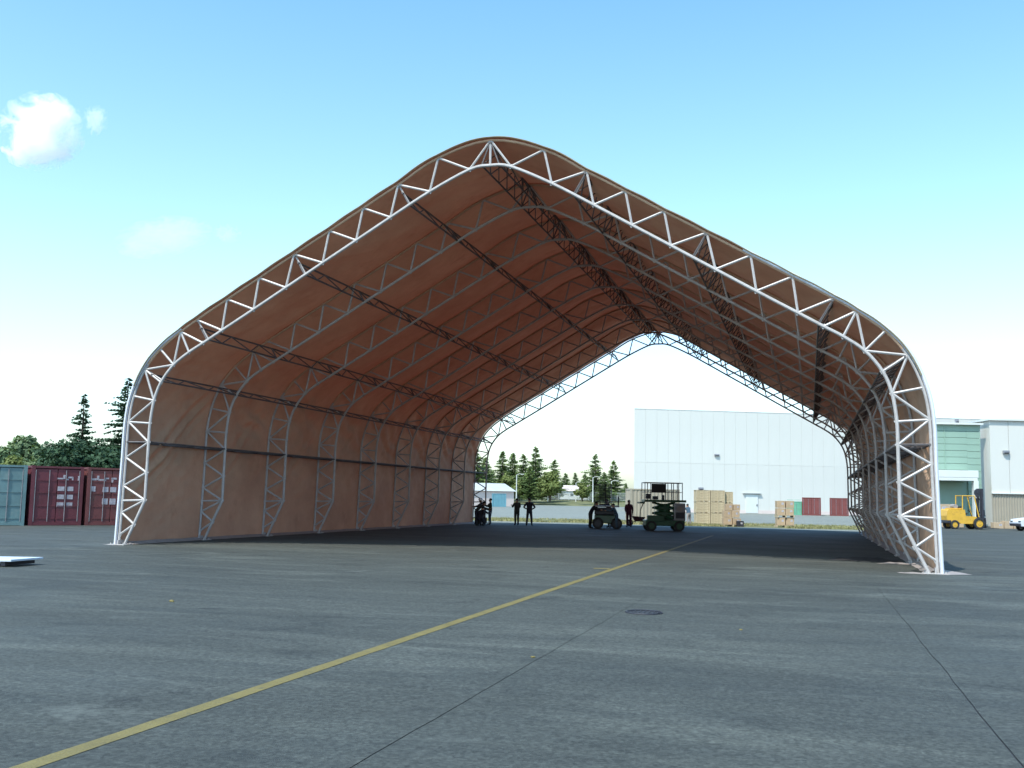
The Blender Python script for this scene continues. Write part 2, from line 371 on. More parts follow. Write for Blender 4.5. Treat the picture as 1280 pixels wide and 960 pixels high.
lac.tube(P('j0'), P('a0'), .038, 5)
lac_me = lac.mesh('web_lacing', M['steel'], True)
def plate_mesh():
    b = MB().box((0, 0, .012), (.62, .5, .024), bev=.006)
    for dx in (-.24, .24):
        for dy in (-.18, .18): b.disc((dx, dy, .045), (0, 0, 1), .022, .05, 8)
    b.box((0, 0, .09), (.03, .3, .14)); return b.mesh('base_plate', M['steel'])
pl_me = plate_mesh()
for i in range(NA):
    y = i*BAY
    tr = bpy.data.objects.new('arch_truss', oc_me); COL.objects.link(tr); tr.parent = shelter; tr.location = (0, y, 0)
    link('inner_chord', ic_me, tr)
    if i < 4:
        for me in web_me: link('web_member', me, tr)
    else: tag(link('web_lacing', lac_me, tr), kind='stuff')
    for s in (-1, 1):
        o = link('base_plate', pl_me, tr); o.location = (s*12.44, 0, 0)
gus = MB()
for s in (-1, 1):
    for n in [k for k in list(OUT)[1:-1]]+[k for k in list(INN)[1:-1]]:
        p = P(n, s); gus.box((p.x, 0, p.z), (.125, .022, .11), rot=Matrix.Rotation(R(-30*s), 3, 'Y'))
        for dx in (-.04, .04): gus.disc((p.x+dx, -.018, p.z), (0, 1, 0), .012, .02, 6)
gus_me = gus.mesh('gusset_plates', M['steel'])
for i, tr in enumerate([o for o in shelter.children if o.name.startswith('arch_truss')]):
    if i < 3: tag(link('gusset_plates', gus_me, tr), kind='stuff')
# thick white edge pipes up the sides of the front arch
for s in (-1, 1):
    pts = [Vector((s*(p[0]+.10), -.05, p[1])) for p in outc if p[1] < (7.2 if s < 0 else 9.0)]
    pts[-1].z = 0
    MB().path(pts, .054, 8).build('edge_pipe', M['white_pipe'], shelter, True)
# purlin trusses running the length of the shelter
YL = (NA-1)*BAY
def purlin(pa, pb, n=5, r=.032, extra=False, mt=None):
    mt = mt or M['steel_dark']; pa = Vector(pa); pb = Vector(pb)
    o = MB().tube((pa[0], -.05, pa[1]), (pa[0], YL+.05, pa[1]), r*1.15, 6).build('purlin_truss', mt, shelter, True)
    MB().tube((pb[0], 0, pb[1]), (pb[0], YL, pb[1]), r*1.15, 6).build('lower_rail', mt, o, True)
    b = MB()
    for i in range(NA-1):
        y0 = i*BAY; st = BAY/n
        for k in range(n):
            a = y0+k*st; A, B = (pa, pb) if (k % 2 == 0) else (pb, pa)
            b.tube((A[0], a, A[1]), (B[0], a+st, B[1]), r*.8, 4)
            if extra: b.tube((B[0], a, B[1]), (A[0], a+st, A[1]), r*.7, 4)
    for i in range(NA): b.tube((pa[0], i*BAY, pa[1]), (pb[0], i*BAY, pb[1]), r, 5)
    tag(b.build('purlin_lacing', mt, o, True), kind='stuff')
def foot(n, d=.80):
    i = list(OUT).index(n); q = Vector(OUT[n])*U
    q0 = Vector(list(OUT.values())[i-1]); q1 = Vector(list(OUT.values())[i+1]); t = (q1-q0).normalized()
    return q, q+Vector((t[1], -t[0]))*d*1.0
brace = []
for s in (-1, 1):
    for n in ('j2', 'j5', 'j8', 'k3'):
        q, p2 = foot(n)
        if (p2-Vector((0, 0))).length > q.length: p2 = q-(p2-q)
        q, p2 = q.lerp(p2, .10 if s > 0 else .42), p2.lerp(q, 0.0 if s > 0 else .04)
        q = Vector((s*q[0], q[1])); p2 = Vector((s*p2[0], p2[1]))
        brace.append((n, s, p2))
        purlin(q, p2, 5, r=.027, extra=(s > 0))
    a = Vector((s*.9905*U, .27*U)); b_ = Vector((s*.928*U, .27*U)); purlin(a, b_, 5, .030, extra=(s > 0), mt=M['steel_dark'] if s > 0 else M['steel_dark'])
for n, s, p2 in brace:
    MB().tube(P(n, s, .05), (p2[0], .12, p2[1]), .034, 6).build('knee_brace', M['steel'], shelter, True)
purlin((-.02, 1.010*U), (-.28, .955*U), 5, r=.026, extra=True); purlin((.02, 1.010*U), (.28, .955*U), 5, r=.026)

# fabric panels, one per bay, saddled between the arches and scalloped between purlins
prof = crom([(x*U, z*U) for x, z in ON], 15)
full = [Vector((-p[0], p[1])) for p in reversed(prof[1:])]+list(prof)
nrm = []
for i, p in enumerate(full):
    t = full[min(i+1, len(full)-1)]-full[max(i-1, 0)]; t.normalize(); nrm.append(Vector((-t[1], t[0])))
nodes = [Vector((s*OUT[n][0]*U, OUT[n][1]*U)) for n in ('j0','j1','j2','j3','j4','j5','j6','j7','j8','k1','k2','k3','k4','w1') for s in (-1, 1)]
def fabric(i0):
    y0 = i0*BAY; NY = 30; v = []; f = []
    for j in range(NY+1):
        tt = j/NY; y = y0+tt*BAY
        if i0 == 0 and j == 0: y = -.10
        sag = math.sin(math.pi*tt)
        for i, p in enumerate(full):
            q = p.copy(); nn = nrm[i]
            hgt = max(0, min(1, p[1]/3.0)); roof = max(0, min(1, (p[1]-5.5)/1.5))
            dn = min((p-k).length for k in nodes)
            sc = .02*min(1, dn/.6)*roof
            side = 1 if p[0] > 0 else -1
            wr = noise.noise(Vector((p[0]*.55+y*.8*side, p[1]*.55+y*.25, i0*3.1)))*.09
            # taut diagonal creases that run from the knee to the foot of each bay
            d = p[1]-.9-(4.2+.5*math.sin(i0*2.3))*tt+.25*noise.noise(Vector((p[1]*.5, y*.4, 3)))
            g = lambda c, w_: math.exp(-((d-c)/w_)**2)
            cr = (.085*g(0, .16)-.07*g(.32, .15)+.06*g(.62, .18)-.05*g(.95, .2)+.03*g(-.5, .2))*(1-roof)*(1.3 if i0 == 0 else .5)
            d2 = p[1]-6.4+(2.2)*tt+.3*noise.noise(Vector((p[1]*.9, y*.7, i0)))
            cr += .075*math.sin(d2*7+2*noise.noise(Vector((p[1], y, 4))))*math.exp(-(d2/1.1)**2)*(0 if i0 == 0 else 1)
            wr += .05*noise.noise(Vector((p[1]*2.6+y*1.1, y*2.3-p[1]*1.4, i0*2.0)))*(1-roof*.3)
            off = .055+sc-(.24*roof+.05*(1-roof)*hgt)*sag+(wr+cr)*(sag**.5)*(.35+.65*hgt)
            if i0 == 0 and j == 0: off = .06+sc
            q = q+nn*off
            v.append((q[0], y, max(.03, q[1])))
    n = len(full)
    for j in range(NY):
        for i in range(n-1): f.append((j*n+i, j*n+i+1, (j+1)*n+i+1, (j+1)*n+i))
    me = bpy.data.meshes.new('fabric_panel'); me.from_pydata(v, [], f); me.materials.append(M['fabric'])
    me.polygons.foreach_set('use_smooth', [True]*len(f)); me.update()
    o = link('fabric_panel', me, shelter)
    if i0 == 0:
        hem = [Vector(q) for q in v[:n]]
        hm = [Vector((h[0], -.11, h[2])) for h in hem if h[2] > 5.2]
        MB().path(hm, .022, 6).build('edge_hem', M['hem'], shelter, True)
    return o
for i in range(NA-1): fabric(i)
# folded skirt lying along the foot of both walls
for s in (-1, 1):
    b = MB(); v = []; f = []; n = 200; r = random.Random(5)
    for k in range(n+1):
        y = .05+k/n*(YL-.1); wv = .04*noise.noise(Vector((y*1.3, s, 0)))
        v += [(s*12.47, y, .10+wv*.5), (s*(12.30+wv), y, .035), (s*(12.18+1.5*wv), y, .012)]
    for k in range(n):
        for j in range(2): f.append((3*k+j, 3*k+j+1, 3*k+j+4, 3*k+j+3))
    MB().add(v, f).build('ground_skirt', M['tarp'], shelter, True)

def crumple(name, outline, label, mt, seed, h=.05, cat='tarp', grp=None):
    xs = [p[0] for p in outline]; ysx = [p[1] for p in outline]
    cx, cy = sum(xs)/len(xs), sum(ysx)/len(ysx); v = [(cx, cy, h)]; f = []; rings = 6; n = len(outline)*3
    pts = []
    for i in range(len(outline)):
        a = Vector(outline[i]); b = Vector(outline[(i+1) % len(outline)])
        for k in range(3): pts.append(a.lerp(b, k/3))
    for r_ in range(1, rings+1):
        for p in pts:
            q = Vector((cx, cy)).lerp(p, r_/rings)
            z = max(.006, h*(1-(r_/rings)**2)*.5+h*1.3*abs(noise.noise(Vector((q[0]*3, q[1]*3, seed)))))
            if r_ == rings: z = .006
            v.append((q[0]+.05*noise.noise(Vector((q[0]*4, q[1]*4, seed+1))), q[1], z))
    n = len(pts)
    for k in range(n): f.append((0, 1+k, 1+(k+1) % n))
    for r_ in range(rings-1):
        for k in range(n): f.append((1+r_*n+k, 1+(r_+1)*n+k, 1+(r_+1)*n+(k+1) % n, 1+r_*n+(k+1) % n))
    o = MB().add(v, f).build(name, mt, None, True)
    return tag(o, label, cat, grp)
crumple('loose_tarp', [(12.55, -.4), (13.35, .15), (13.0, .9), (12.62, 2.2), (12.6, .9)], 'loose pinkish tarp corner spread on the asphalt outside the front right foot', M['tarp'], 1)
crumple('loose_tarp', [(11.6, -.3), (12.15, -.4), (12.25, .1), (11.9, .15), (11.5, -.1)], 'flattened dusty tarp scrap on asphalt inside the front right foot', M['tarp'], 2, .03)
crumple('loose_tarp', [(11.2, 4.0), (12.2, 4.0), (12.3, 4.6), (11.5, 4.7)], 'small pale tarp scrap inside the second right foot', M['tarp'], 3, .04)
crumple('black_tarp', [(9.8, 5.2), (11.0, 4.8), (12.1, 5.0), (12.1, 6.6), (11.0, 7.0), (10.0, 6.2)], 'black crumpled tarp heap on asphalt between second and third right feet', M['black'], 4, .10)
crumple('loose_tarp', [(-12.9, -.3), (-12.2, -.35), (-12.15, .2), (-12.6, .2)], 'thin pale tarp scrap under the front left foot', M['tarp'], 5, .025)

# small things lying on the asphalt
o = MB().box((0, 0, .09), (3.4, 1.1, .05), bev=.01).build('panel_sheet', M['plywood']); o.location = (-9.78, -9.3, .03); o.rotation_euler = (0, R(-1), R(3))
tag(o, 'pale blue-white sheet panel raised off the asphalt at the far left edge of the photo', 'panel')
for k in range(2):
    q = MB().box((-1.45+2.9*k, 0, .02), (.12, 1.0, .09)).build('support_block', M['dark'], o)
b = MB().disc((0, 0, .002), (0, 0, 1), .26, .004, 28); mh = b.build('manhole_cover', M['aggr']); mh.location = (6.75, -12.74, .004)
tag(mh, 'round dark iron cover flush in the asphalt right of the yellow line', 'manhole cover')
b = MB(); b.path([(0.285*math.cos(a*math.pi/16), 0.285*math.sin(a*math.pi/16), .006) for a in range(33)], .014, 5); b.build('iron_rim', M['dark'], mh)
for k in range(-3, 4): MB().box((k*.075, 0, .008), (.02, .40-.03*k*k, .008)).build('grate_bar', M['dark'], mh)
for (x, y, sz, lb) in ((-.62, -14.55, .045, 'pale yellow stone chip on the asphalt left of the yellow line'), (6.3, -17.9, .03, 'small tan stone chip on the crack near the yellow line'),
                       (8.35, -14.35, .025, 'small pale stone chip on the asphalt right of the iron cover')):
    o = MB().blob((0, 0, sz*.35), (sz, sz*.7, sz*.5), sub=1, jit=.6, seed=x).build('stone_chip', M['line']); o.location = (x, y, 0); tag(o, lb, 'stone')

# ------------------------------------------------------------------ containers
def corrug(b, x0, x1, y, z0, z1, p=.28, d=.036, mi=0, flip=1, axis='x'):
    n = max(2, int(abs(x1-x0)/p)); xs = []
    for i in range(n):
        a = x0+(x1-x0)*i/n; w_ = (x1-x0)/n
        xs += [(a, 0), (a+w_*.3, 0), (a+w_*.5, 1), (a+w_*.8, 1)]
    xs.append((x1, 0)); v = []; f = []
    for x, k in xs:
        for z in (z0, z1): v.append((x, y+flip*d*k, z) if axis == 'x' else (y+flip*d*k, x, z))
    for i in range(len(xs)-1): f.append((2*i, 2*i+2, 2*i+3, 2*i+1))
    b.add(v, f, mi)
def container(label, loc, rz, L_, mt, doors, group, W_=2.44, H_=2.9, marks=None):
    """local x along length; the doored end faces -x when doors else the long side faces -y"""
    c = thing('shipping_container', label, 'container', loc, rz, group)
    b = MB()
    for sx in (-1, 1):
        for sy in (-1, 1): b.box((sx*(L_/2-.08), sy*(W_/2-.08), H_/2), (.16, .16, H_))
    for sz in (.085, H_-.06):
        for sy in (-1, 1): b.box((0, sy*(W_/2-.06), sz), (L_-.32, .10, .14 if sz < 1 else .10))
        for sx in (-1, 1): b.box((sx*(L_/2-.06), 0, sz), (.10, W_-.32, .14 if sz < 1 else .10))
    b.build('frame', mt, c)
    b = MB(); corrug(b, -L_/2+.16, L_/2-.16, -W_/2+.035, .15, H_-.10); b.build('side_wall', mt, c)
    b = MB(); corrug(b, -L_/2+.16, L_/2-.16, W_/2-.035, .15, H_-.10, flip=-1); b.build('side_wall', mt, c)
    b = MB(); corrug(b, -W_/2+.16, W_/2-.16, L_/2-.03, .15, H_-.10, flip=-1, axis='y'); b.build('end_wall', mt, c)
    MB().box((0, 0, H_-.045), (L_-.26, W_-.26, .03)).build('roof', mt, c)
    MB().box((0, 0, .13), (L_-.26, W_-.26, .04)).build('floor', M['dark'], c)
    if doors:
        for s in (-1, 1):
            d = MB().box((-L_/2+.07, s*(W_/4-.035), H_/2), (.05, W_/2-.10, H_-.30), bev=.01)
            for zz in (.35, .95, 1.6, 2.2): d.box((-L_/2+.04, s*(W_/4-.035), zz), (.03, W_/2-.16, .05))
            dd = d.build('door', mt, c)
            for k in (.16, .42):
                MB().tube((-L_/2+.01, s*k*W_, .2), (-L_/2+.01, s*k*W_, H_-.2), .02, 6).build('locking_bar', M['mesh'], dd)
    else:
        b = MB(); corrug(b, -W_/2+.16, W_/2-.16, -L_/2+.03, .15, H_-.10, flip=1, axis='y'); b.build('end_wall', mt, c)
    if marks:
        for (y, z, wy, hz) in marks:
            MB().box((-L_/2+.035, -y, z), (.012, wy, hz)).build('painted_mark', M['mark'], c)
    return c

def S(px, d, z=0.0):
    """a surveyed spot: bearing px and depth d metres from the camera station, on the ground"""
    q = (px-640)/1286.8*d; p = CAM+_r*q+_f*d; return Vector((p.x, p.y, z))
RD = Vector((.57, .82, 0)).normalized(); AW = Vector((-RD.y, RD.x, 0)); rzc = math.atan2(AW.y, AW.x)
def row(t, L_): return Vector((-27.0, 12.4, 0))+RD*t+AW*(L_/2)
mk1 = []
for zz in (1.80, 1.40, 1.02): mk1 += [(.18, zz, .32, .22), (.62, zz, .28, .22)]
mk1 += [(.12, 2.30, .26, .07), (.30, 2.38, .10, .20), (.45, 2.26, .14, .07), (.60, 2.36, .22, .08), (.70, 2.30, .07, .18), (1.0, 2.33, .10, .22)]
mk2 = [(-.92, 2.30, .30, .10), (-.70, 2.38, .10, .22), (-.55, 2.28, .26, .08), (-.95, 1.82, .30, .26), (-.28, 2.36, .24, .08), (-.34, 2.28, .08, .20), (.10, 2.36, .26, .09), (.02, 2.26, .09, .2),
       (-.30, 1.80, .28, .26), (.08, 1.80, .30, .26), (-.30, 1.20, .28, .30), (.08, 1.20, .30, .30), (1.02, 1.95, .12, .25)]
G_ROW = 'shipping containers in a row left of the shelter'
container('faded teal shipping container end at the far left of the container row', row(-1.32, 6.06), rzc, 6.06, M['teal'], True, G_ROW)
container('maroon shipping container with small white squares beside the teal one', row(1.32, 6.06), rzc, 6.06, M['maroon'], True, G_ROW, marks=mk1)
container('brick red shipping container with white squares beside the white arch foot', row(3.95, 6.06), rzc, 6.06, M['rustred'], True, G_ROW, marks=mk2)
container('second teal shipping container half hidden beyond the left edge of the photo', row(-3.95, 6.06), rzc, 6.06, M['teal'], True, G_ROW)
G_FAR = 'far containers by the white hangar'
container('red container left of the far pair in front of the white hangar', S(1022.5, 150)+_f*3, YAW+R(73), 6.06, M['farred'], True, G_FAR, W_=2.6, H_=2.6)
container('red container right of the far pair beside the right wall of the shelter', S(1057, 150)+_f*3, YAW+R(73), 6.06, M['farred'], True, G_FAR, W_=2.6, H_=2.6)
container('small green and white container behind the single pallet stack', S(998, 152)+_f*2, YAW+R(73), 4.0, M['fargreen'], True, G_FAR, W_=2.2, H_=2.0)
container('long tan container behind the green scissor lift', S(817, 88), YAW+R(3), 4.2, M['clad_beige'], False, None, H_=2.72)
container('sky blue container standing far off near the grey roofed shed', S(626.5, 196), YAW+R(4), 2.6, M['blue'], False, None, H_=2.5)

# ------------------------------------------------------------------ white hangar at the back
def wall_panels(parent, name, x0, x1, z0, z1, n, y, t, mt, horizontal, gap=.02, rnd_=None):
    r = random.Random(int(x0*10+z1*7)); d = (z1-z0 if horizontal else x1-x0)/n
    meshes = [MB().box((0, 0, 0), ((x1-x0, t, d-gap) if horizontal else (d-gap, t, z1-z0)), bev=.012).mesh(name, mt)]
    for k in range(n):
        o = link(name, meshes[0], parent)
        o.location = ((x0+x1)/2, y+r.uniform(-.01, .01), z0+d*(k+.5)) if horizontal else (x0+d*(k+.5), y+r.uniform(-.008, .008), (z0+z1)/2)
def vent(parent, x, y, z, w=.9, h=.5):
    b = MB().box((x, y-.12, z), (w, .22, h), bev=.03); o = b.build('wall_lamp', M['mesh'], parent)
    MB().box((x, y-.26, z-h*.3), (w*.7, .10, h*.3)).build('lamp_hood', M['dark'], o)
hg = thing('white_hangar', 'huge windowless white metal hangar beyond the far end of the shelter', 'hangar', S(794, 160), YAW+R(8))
HW, HD, HH = 62, 45, 15.9
def slab(x0, x1, y0, y1, z0, z1, sk):
    v = [(x0, y0, z0), (x1, y0, z0), (x1+sk, y1, z0), (x0+sk, y1, z0), (x0, y0, z1), (x1, y0, z1), (x1+sk, y1, z1), (x0+sk, y1, z1)]
    return MB().add(v, [(3,2,1,0),(4,5,6,7),(0,1,5,4),(1,2,6,5),(2,3,7,6),(3,0,4,7)])
slab(.05, HW-.05, .07, HD, 0, HH-.1, 14).build('wall', M['clad_white'], hg)
wall_panels(hg, 'wall_panel', 0, HW, .5, 7.6, 34, 0, .12, M['clad_white'], False, .012)
wall_panels(hg, 'wall_panel', 0, HW, 7.615, HH, 34, 0, .12, M['clad_white'], False, .012)
MB().box((HW/2, -.02, .25), (HW, .2, .5)).build('plinth', M['plaster'], hg)
slab(-.02, HW+.02, -.10, HD+.05, HH+.005, HH+.10, 14).build('roof', M['trim'], hg)
dr = MB().box((19.0, -.12, 1.5), (2.0, .10, 2.9), bev=.02).build('door', M['trim'], hg)
MB().box((19.8, -.2, 1.3), (.12, .08, .3)).build('handle', M['dark'], dr)
MB().box((19.0, -.25, 3.15), (3.0, .35, .10)).build('door_canopy', M['roofgrey'], hg)
vent(hg, 13.3, -.06, 9.0, .8, .3); vent(hg, 10.7, -.06, 3.7, .8, .4)

# ------------------------------------------------------------------ green and white depot on the right
dp = thing('green_depot', 'pale green clad depot section with white loading canopy behind the yellow forklift', 'depot', S(1240, 90), YAW)
WX = 9.0
wall_panels(dp, 'cladding_plank', -WX, -1.2, 4.95, 9.0, 7, 2.0, .10, M['clad_green'], True, .03)
wall_panels(dp, 'cladding_plank', -1.2, 0.0, .1, 9.0, 15, 2.0, .10, M['clad_green'], True, .03)
MB().box((-WX/2, 2.5, 4.45), (WX-.1, .8, 8.9)).build('wall', M['clad_green'], dp)
MB().box((-WX/2, 2.3, 9.08), (WX+.3, 1.4, .16)).build('roof_edge', M['trim'], dp)
for k in (-6.5, -3.2): MB().box((k, 1.93, 6.9), (.06, .05, 3.9)).build('panel_joint', M['clad_green'], dp)
cn = MB().box((-5.15, .9, 4.55), (7.9, 2.1, .62), bev=.03).box((-5.15, .80, 4.10), (7.7, 1.9, .26)).build('loading_canopy', M['trim'], dp)
MB().box((-1.42, .1, 2.0), (.42, .5, 3.95), bev=.03).build('canopy_post', M['trim'], dp)
MB().box((-5.3, 2.04, 2.0), (7.2, .12, 3.95)).build('dock_wall', M['clad_green'], dp)
MB().box((-5.1, 1.94, 1.7), (.5, .1, .5)).build('meter_box', M['dark'], dp)
vent(dp, -2.0, 2.2, 9.35, .3, .4)
wd = thing('white_depot', 'white panelled depot wing with beige corrugated lower wall at the right edge', 'depot', S(1240, 90), YAW)
wd.location = S(1240, 91.2)
MB().box((15, 6, 4.7), (29.8, 11.5, 9.35)).build('wall', M['clad_white'], wd)
wall_panels(wd, 'wall_panel', .0, 30, 2.98, 9.4, 18, 0.2, .12, M['clad_white'], False, .03)
b = MB(); corrug(b, 0, 30, .12, .02, 2.9, .24, .05); b.build('corrugated_base', M['clad_beige'], wd)
MB().box((15, .1, 2.94), (30, .26, .08)).build('trim_strip', M['trim'], wd)
MB().box((15, 6, 9.47), (30.3, 12.2, .16)).build('roof_edge', M['trim'], wd)
vent(wd, 1.35, .14, 6.6, .55, .28)

# ------------------------------------------------------------------ crates and pallets
def crate(label, loc, rz, w_, d_, h_, group, mt='wood', marks=True):
    t = thing('wooden_crate' if mt == 'wood' else 'cardboard_box', label, 'crate' if mt == 'wood' else 'box', loc, rz, group)
    if mt == 'wood':
        MB().box((0, 0, h_/2), (w_-.05, d_-.05, h_-.04)).build('inner_panel', M['wood'], t)
        n = 4; sl = MB().box((0, 0, 0), (w_, .022, (h_-.06)/n-.02)).mesh('side_board', M['wood'])
        for sgn in (-1, 1):
            for k in range(n):
                o = link('side_board', sl, t); o.location = (0, sgn*(d_/2-.012+rnd.uniform(0, .006)), .03+(h_-.06)/n*(k+.5))
        bt = MB().box((0, 0, 0), (.09, .022, h_-.02)).mesh('batten', M['wood'])
        for sgn in (-1, 1):
            for x in (-w_/2+.05, 0, w_/2-.05):
                o = link('batten', bt, t); o.location = (x, sgn*(d_/2+.014), h_/2)
        MB().box((0, 0, h_-.005), (w_+.02, d_+.04, .03)).build('lid', M['wood'], t)
        for x in (-w_/3, 0, w_/3): MB().box((x, 0, .02), (.1, d_, .05)).build('skid', M['wood'], t)
    else:
        MB().box((0, 0, h_/2), (w_, d_, h_-.01), bev=.012).build('carton', M['card'], t)
        MB().box((0, -.0, h_-.002), (.06, d_+.004, .004)).build('tape', M['tarp'], t)
        MB().box((w_*.18, -d_/2-.002, h_*.6), (w_*.28, .004, h_*.3)).build('sticker', M['mark'], t)
    return t
def pallet(label, loc, rz, w_=1.3, d_=1.1, group='timber pallets under the crates'):
    t = thing('timber_pallet', label, 'pallet', loc, rz, group)
    bd = MB().box((0, 0, 0), (w_, .12, .022)).mesh('top_board', M['wood'])
    for k in range(6): o = link('top_board', bd, t); o.location = (0, -d_/2+.06+k*(d_-.12)/5, .13)
    for x in (-w_/2+.05, 0, w_/2-.05): MB().box((x, 0, .06), (.09, d_, .115)).build('bearer', M['wood'], t)
    return t
CR = S(894, 81.5); G = 'timber crates stacked at the far end of the shelter'
rowsn = ['bottom', 'middle', 'top']; colsn = ['left', 'centre']
for k in range(3):
    for j in range(2):
        crate('raw timber crate, %s row, %s column of the big crate block' % (rowsn[k], colsn[j]), CR+_r*(-.96+j*1.14)+Vector((0, 0, .02+k*.875)), YAW+R((-1, 1, 2)[k]*.7), 1.10, 1.0, .86, G)
    crate('narrow timber crate, %s row, right column of the big crate block' % rowsn[k], CR+_r*1.02+_f*.25+Vector((0, 0, .02+k*.84)), YAW+R(2), .78, 1.0, .83, G)
F1 = S(915, 75.0); G2 = 'cartons stacked before the crate block'
pallet('timber pallet under the carton stack before the crate block', F1, YAW+R(4), 1.35, 1.0)
szs = ((-.32, .62, 0, .48), (.32, .60, 0, .44), (-.34, .52, 1, .50), (.26, .58, 1, .50), (-.20, .50, 2, .46), (.33, .48, 2, .44))
nm = ['bottom left', 'bottom right', 'middle left', 'middle right', 'top left', 'top right']
zz = {0: .15, 1: .64, 2: 1.15}
for q, (dx, w_, lv, h_) in enumerate(szs):
    crate('brown cardboard box, %s of the stack before the crate block' % nm[q], F1+_r*dx+Vector((0, 0, zz[lv])), YAW+R(rnd.uniform(-6, 6)), w_, .6, h_, G2, 'card')
db = crate('small dark box on the asphalt right of the carton stack', S(925.5, 74.6), YAW, .5, .45, .42, None, 'card')
for ch in db.children:
    if ch.name.startswith('carton'): ch.data = ch.data.copy(); ch.data.materials[0] = M['dark']
P2 = S(981, 76.0); G3 = 'cartons on the lone pallet stack'
pallet('timber pallet under the lone stack of cartons', P2, YAW-R(5), 1.35, 1.1)
pallet('second timber pallet half way up the lone carton stack', P2+Vector((0, 0, .72)), YAW-R(2), 1.25, 1.0)
for lv, (z0, hh) in enumerate(((.15, .55), (.87, .50), (1.39, .52))):
    for j in (-1, 1):
        crate('brown carton, %s tier %s side of the lone pallet stack' % (('bottom', 'middle', 'top')[lv], 'left' if j < 0 else 'right'), P2+_r*(.31*j)+Vector((0, 0, z0)), YAW+R(rnd.uniform(-4, 4)), .58, .8, hh, G3, 'card')
B1 = S(1178, 87.0); G4 = 'boxes under the loading canopy'
for q, (dx, z0, w_, h_, lb) in enumerate(((-.5, 0, 1.5, 1.05, 'large brown box at the bottom behind the forklift counterweight'), (-.35, 1.06, 1.6, .85, 'brown box on top of the large one behind the forklift'),
                                          (1.0, 0, 1.0, 1.4, 'brown box directly behind the forklift hood'), (-2.1, 0, 1.2, 1.3, 'brown box between the forklift and the right wall of the shelter'))):
    crate(lb, B1+_r*dx+Vector((0, 0, z0)), YAW, w_, 1.0, h_, G4, 'card')
B2 = S(1253, 85.0)
for q, (dx, z0, w_, h_, lb) in enumerate(((-.55, 0, .8, .5, 'low tan box on the ground in front of the forklift forks'), (.25, 0, .7, .62, 'tan box in the middle between forklift forks and the pale car'),
                                          (.9, 0, .5, .42, 'small tan box nearest the pale car'))):
    crate(lb, B2+_r*dx+Vector((0, 0, z0)), YAW+R(5*q), w_, .6, h_, 'boxes by the beige corrugated wall', 'card')

# ------------------------------------------------------------------ forklift
def wheel(parent, c, r, w_, rim, ax=(0, 1, 0), side=1):
    c = Vector(c)
    pts = []; b = MB(); n = 24
    prof_ = [(r*.62, -w_/2), (r*.93, -w_/2), (r, -w_*.36), (r, w_*.36), (r*.93, w_/2), (r*.62, w_/2)]
    v = []; f = []
    for k in range(n):
        a = 2*math.pi*k/n
        for (rr, yy) in prof_: v.append((c.x+rr*math.cos(a), c.y+yy, c.z+rr*math.sin(a)))
    m_ = len(prof_)
    for k in range(n):
        for j in range(m_-1): f.append((k*m_+j, k*m_+j+1, ((k+1) % n)*m_+j+1, ((k+1) % n)*m_+j))
    b.add(v, f)
    for k in range(n): 
        a = 2*math.pi*k/n; b.box((c.x+r*math.cos(a), c.y, c.z+r*math.sin(a)), (.03, w_*.8, .05), rot=Matrix.Rotation(-a, 3, 'Y'))
    t = b.build('wheel', M['black'], parent, True)
    q = MB().disc(c, (0, 1, 0), r*.64, w_*.7, 20).disc(c+Vector((0, side*w_*.38, 0)), (0, 1, 0), r*.25, w_*.12, 12)
    for k in range(6):
        a = k*math.pi/3; q.disc(c+Vector((r*.42*math.cos(a), side*w_*.36, r*.42*math.sin(a))), (0, 1, 0), r*.05, w_*.06, 6)
    q.build('rim', rim, t, True)
fk = thing('forklift', 'yellow counterbalance forklift with black mast parked by the green depot', 'forklift', S(1206, 80.5), YAW+R(3))
MB().prism([(-1.75, .52), (-1.80, 1.0), (-1.72, 1.42), (-1.55, 1.52), (-.35, 1.50), (-.30, 1.02), (.55, .98), (.62, .62), (.30, .42), (-.70, .42), (-.95, .60), (-1.25, .60), (-1.42, .42)], -.62, .62).build('chassis', M['yellow'], fk)
MB().box((-1.62, 0, .56), (.34, 1.27, .24), bev=.05).build('counterweight', M['dark'], fk)
MB().box((-.92, 0, 1.56), (1.0, .9, .10), bev=.04).build('hood', M['yellow'], fk)
MB().disc((-.92, 0, 1.74), (0, 1, 0), .17, .62, 18).build('gas_bottle', M['tarp'], fk, True)
MB().box((-.22, 0, 1.18), (.5, .52, .14), bev=.04).box((-.48, 0, 1.48), (.12, .5, .55), bev=.04).build('seat', M['black'], fk)
b = MB().tube((.50, 0, .98), (.30, 0, 1.42), .025, 8); b.path([(.30+.05*math.cos(a*.3927), .17*math.sin(a*.3927), 1.42+.14*math.cos(a*.3927)*.6) for a in range(17)], .016, 6); b.build('steering_wheel', M['black'], fk, True)
gd = MB()
for s in (-1, 1):
    gd.path([(-.50, s*.54, 1.5), (-.48, s*.54, 2.55)], .04, 8).path([(.78, s*.54, .95), (.45, s*.54, 2.55)], .042, 8)
    gd.tube((-.52, s*.54, 2.56), (.50, s*.54, 2.56), .04, 8)
for k in range(8): gd.tube((-.45+k*.125, -.54, 2.57), (-.45+k*.125, .54, 2.57), .018, 6)
gd.build('overhead_guard', M['yellow'], fk, True)
mst = MB()
for s in (-1, 1):
    mst.box((1.18, s*.36, 1.62), (.16, .09, 3.05), bev=.01).box((1.06, s*.30, 1.55), (.12, .07, 2.85))
for z_ in (.35, 1.3, 2.3, 3.08): mst.box((1.16, 0, z_), (.10, .72, .13))
mst.tube((1.05, 0, .3), (1.05, 0, 2.7), .06, 10)
mo = mst.build('mast', M['dark'], fk)
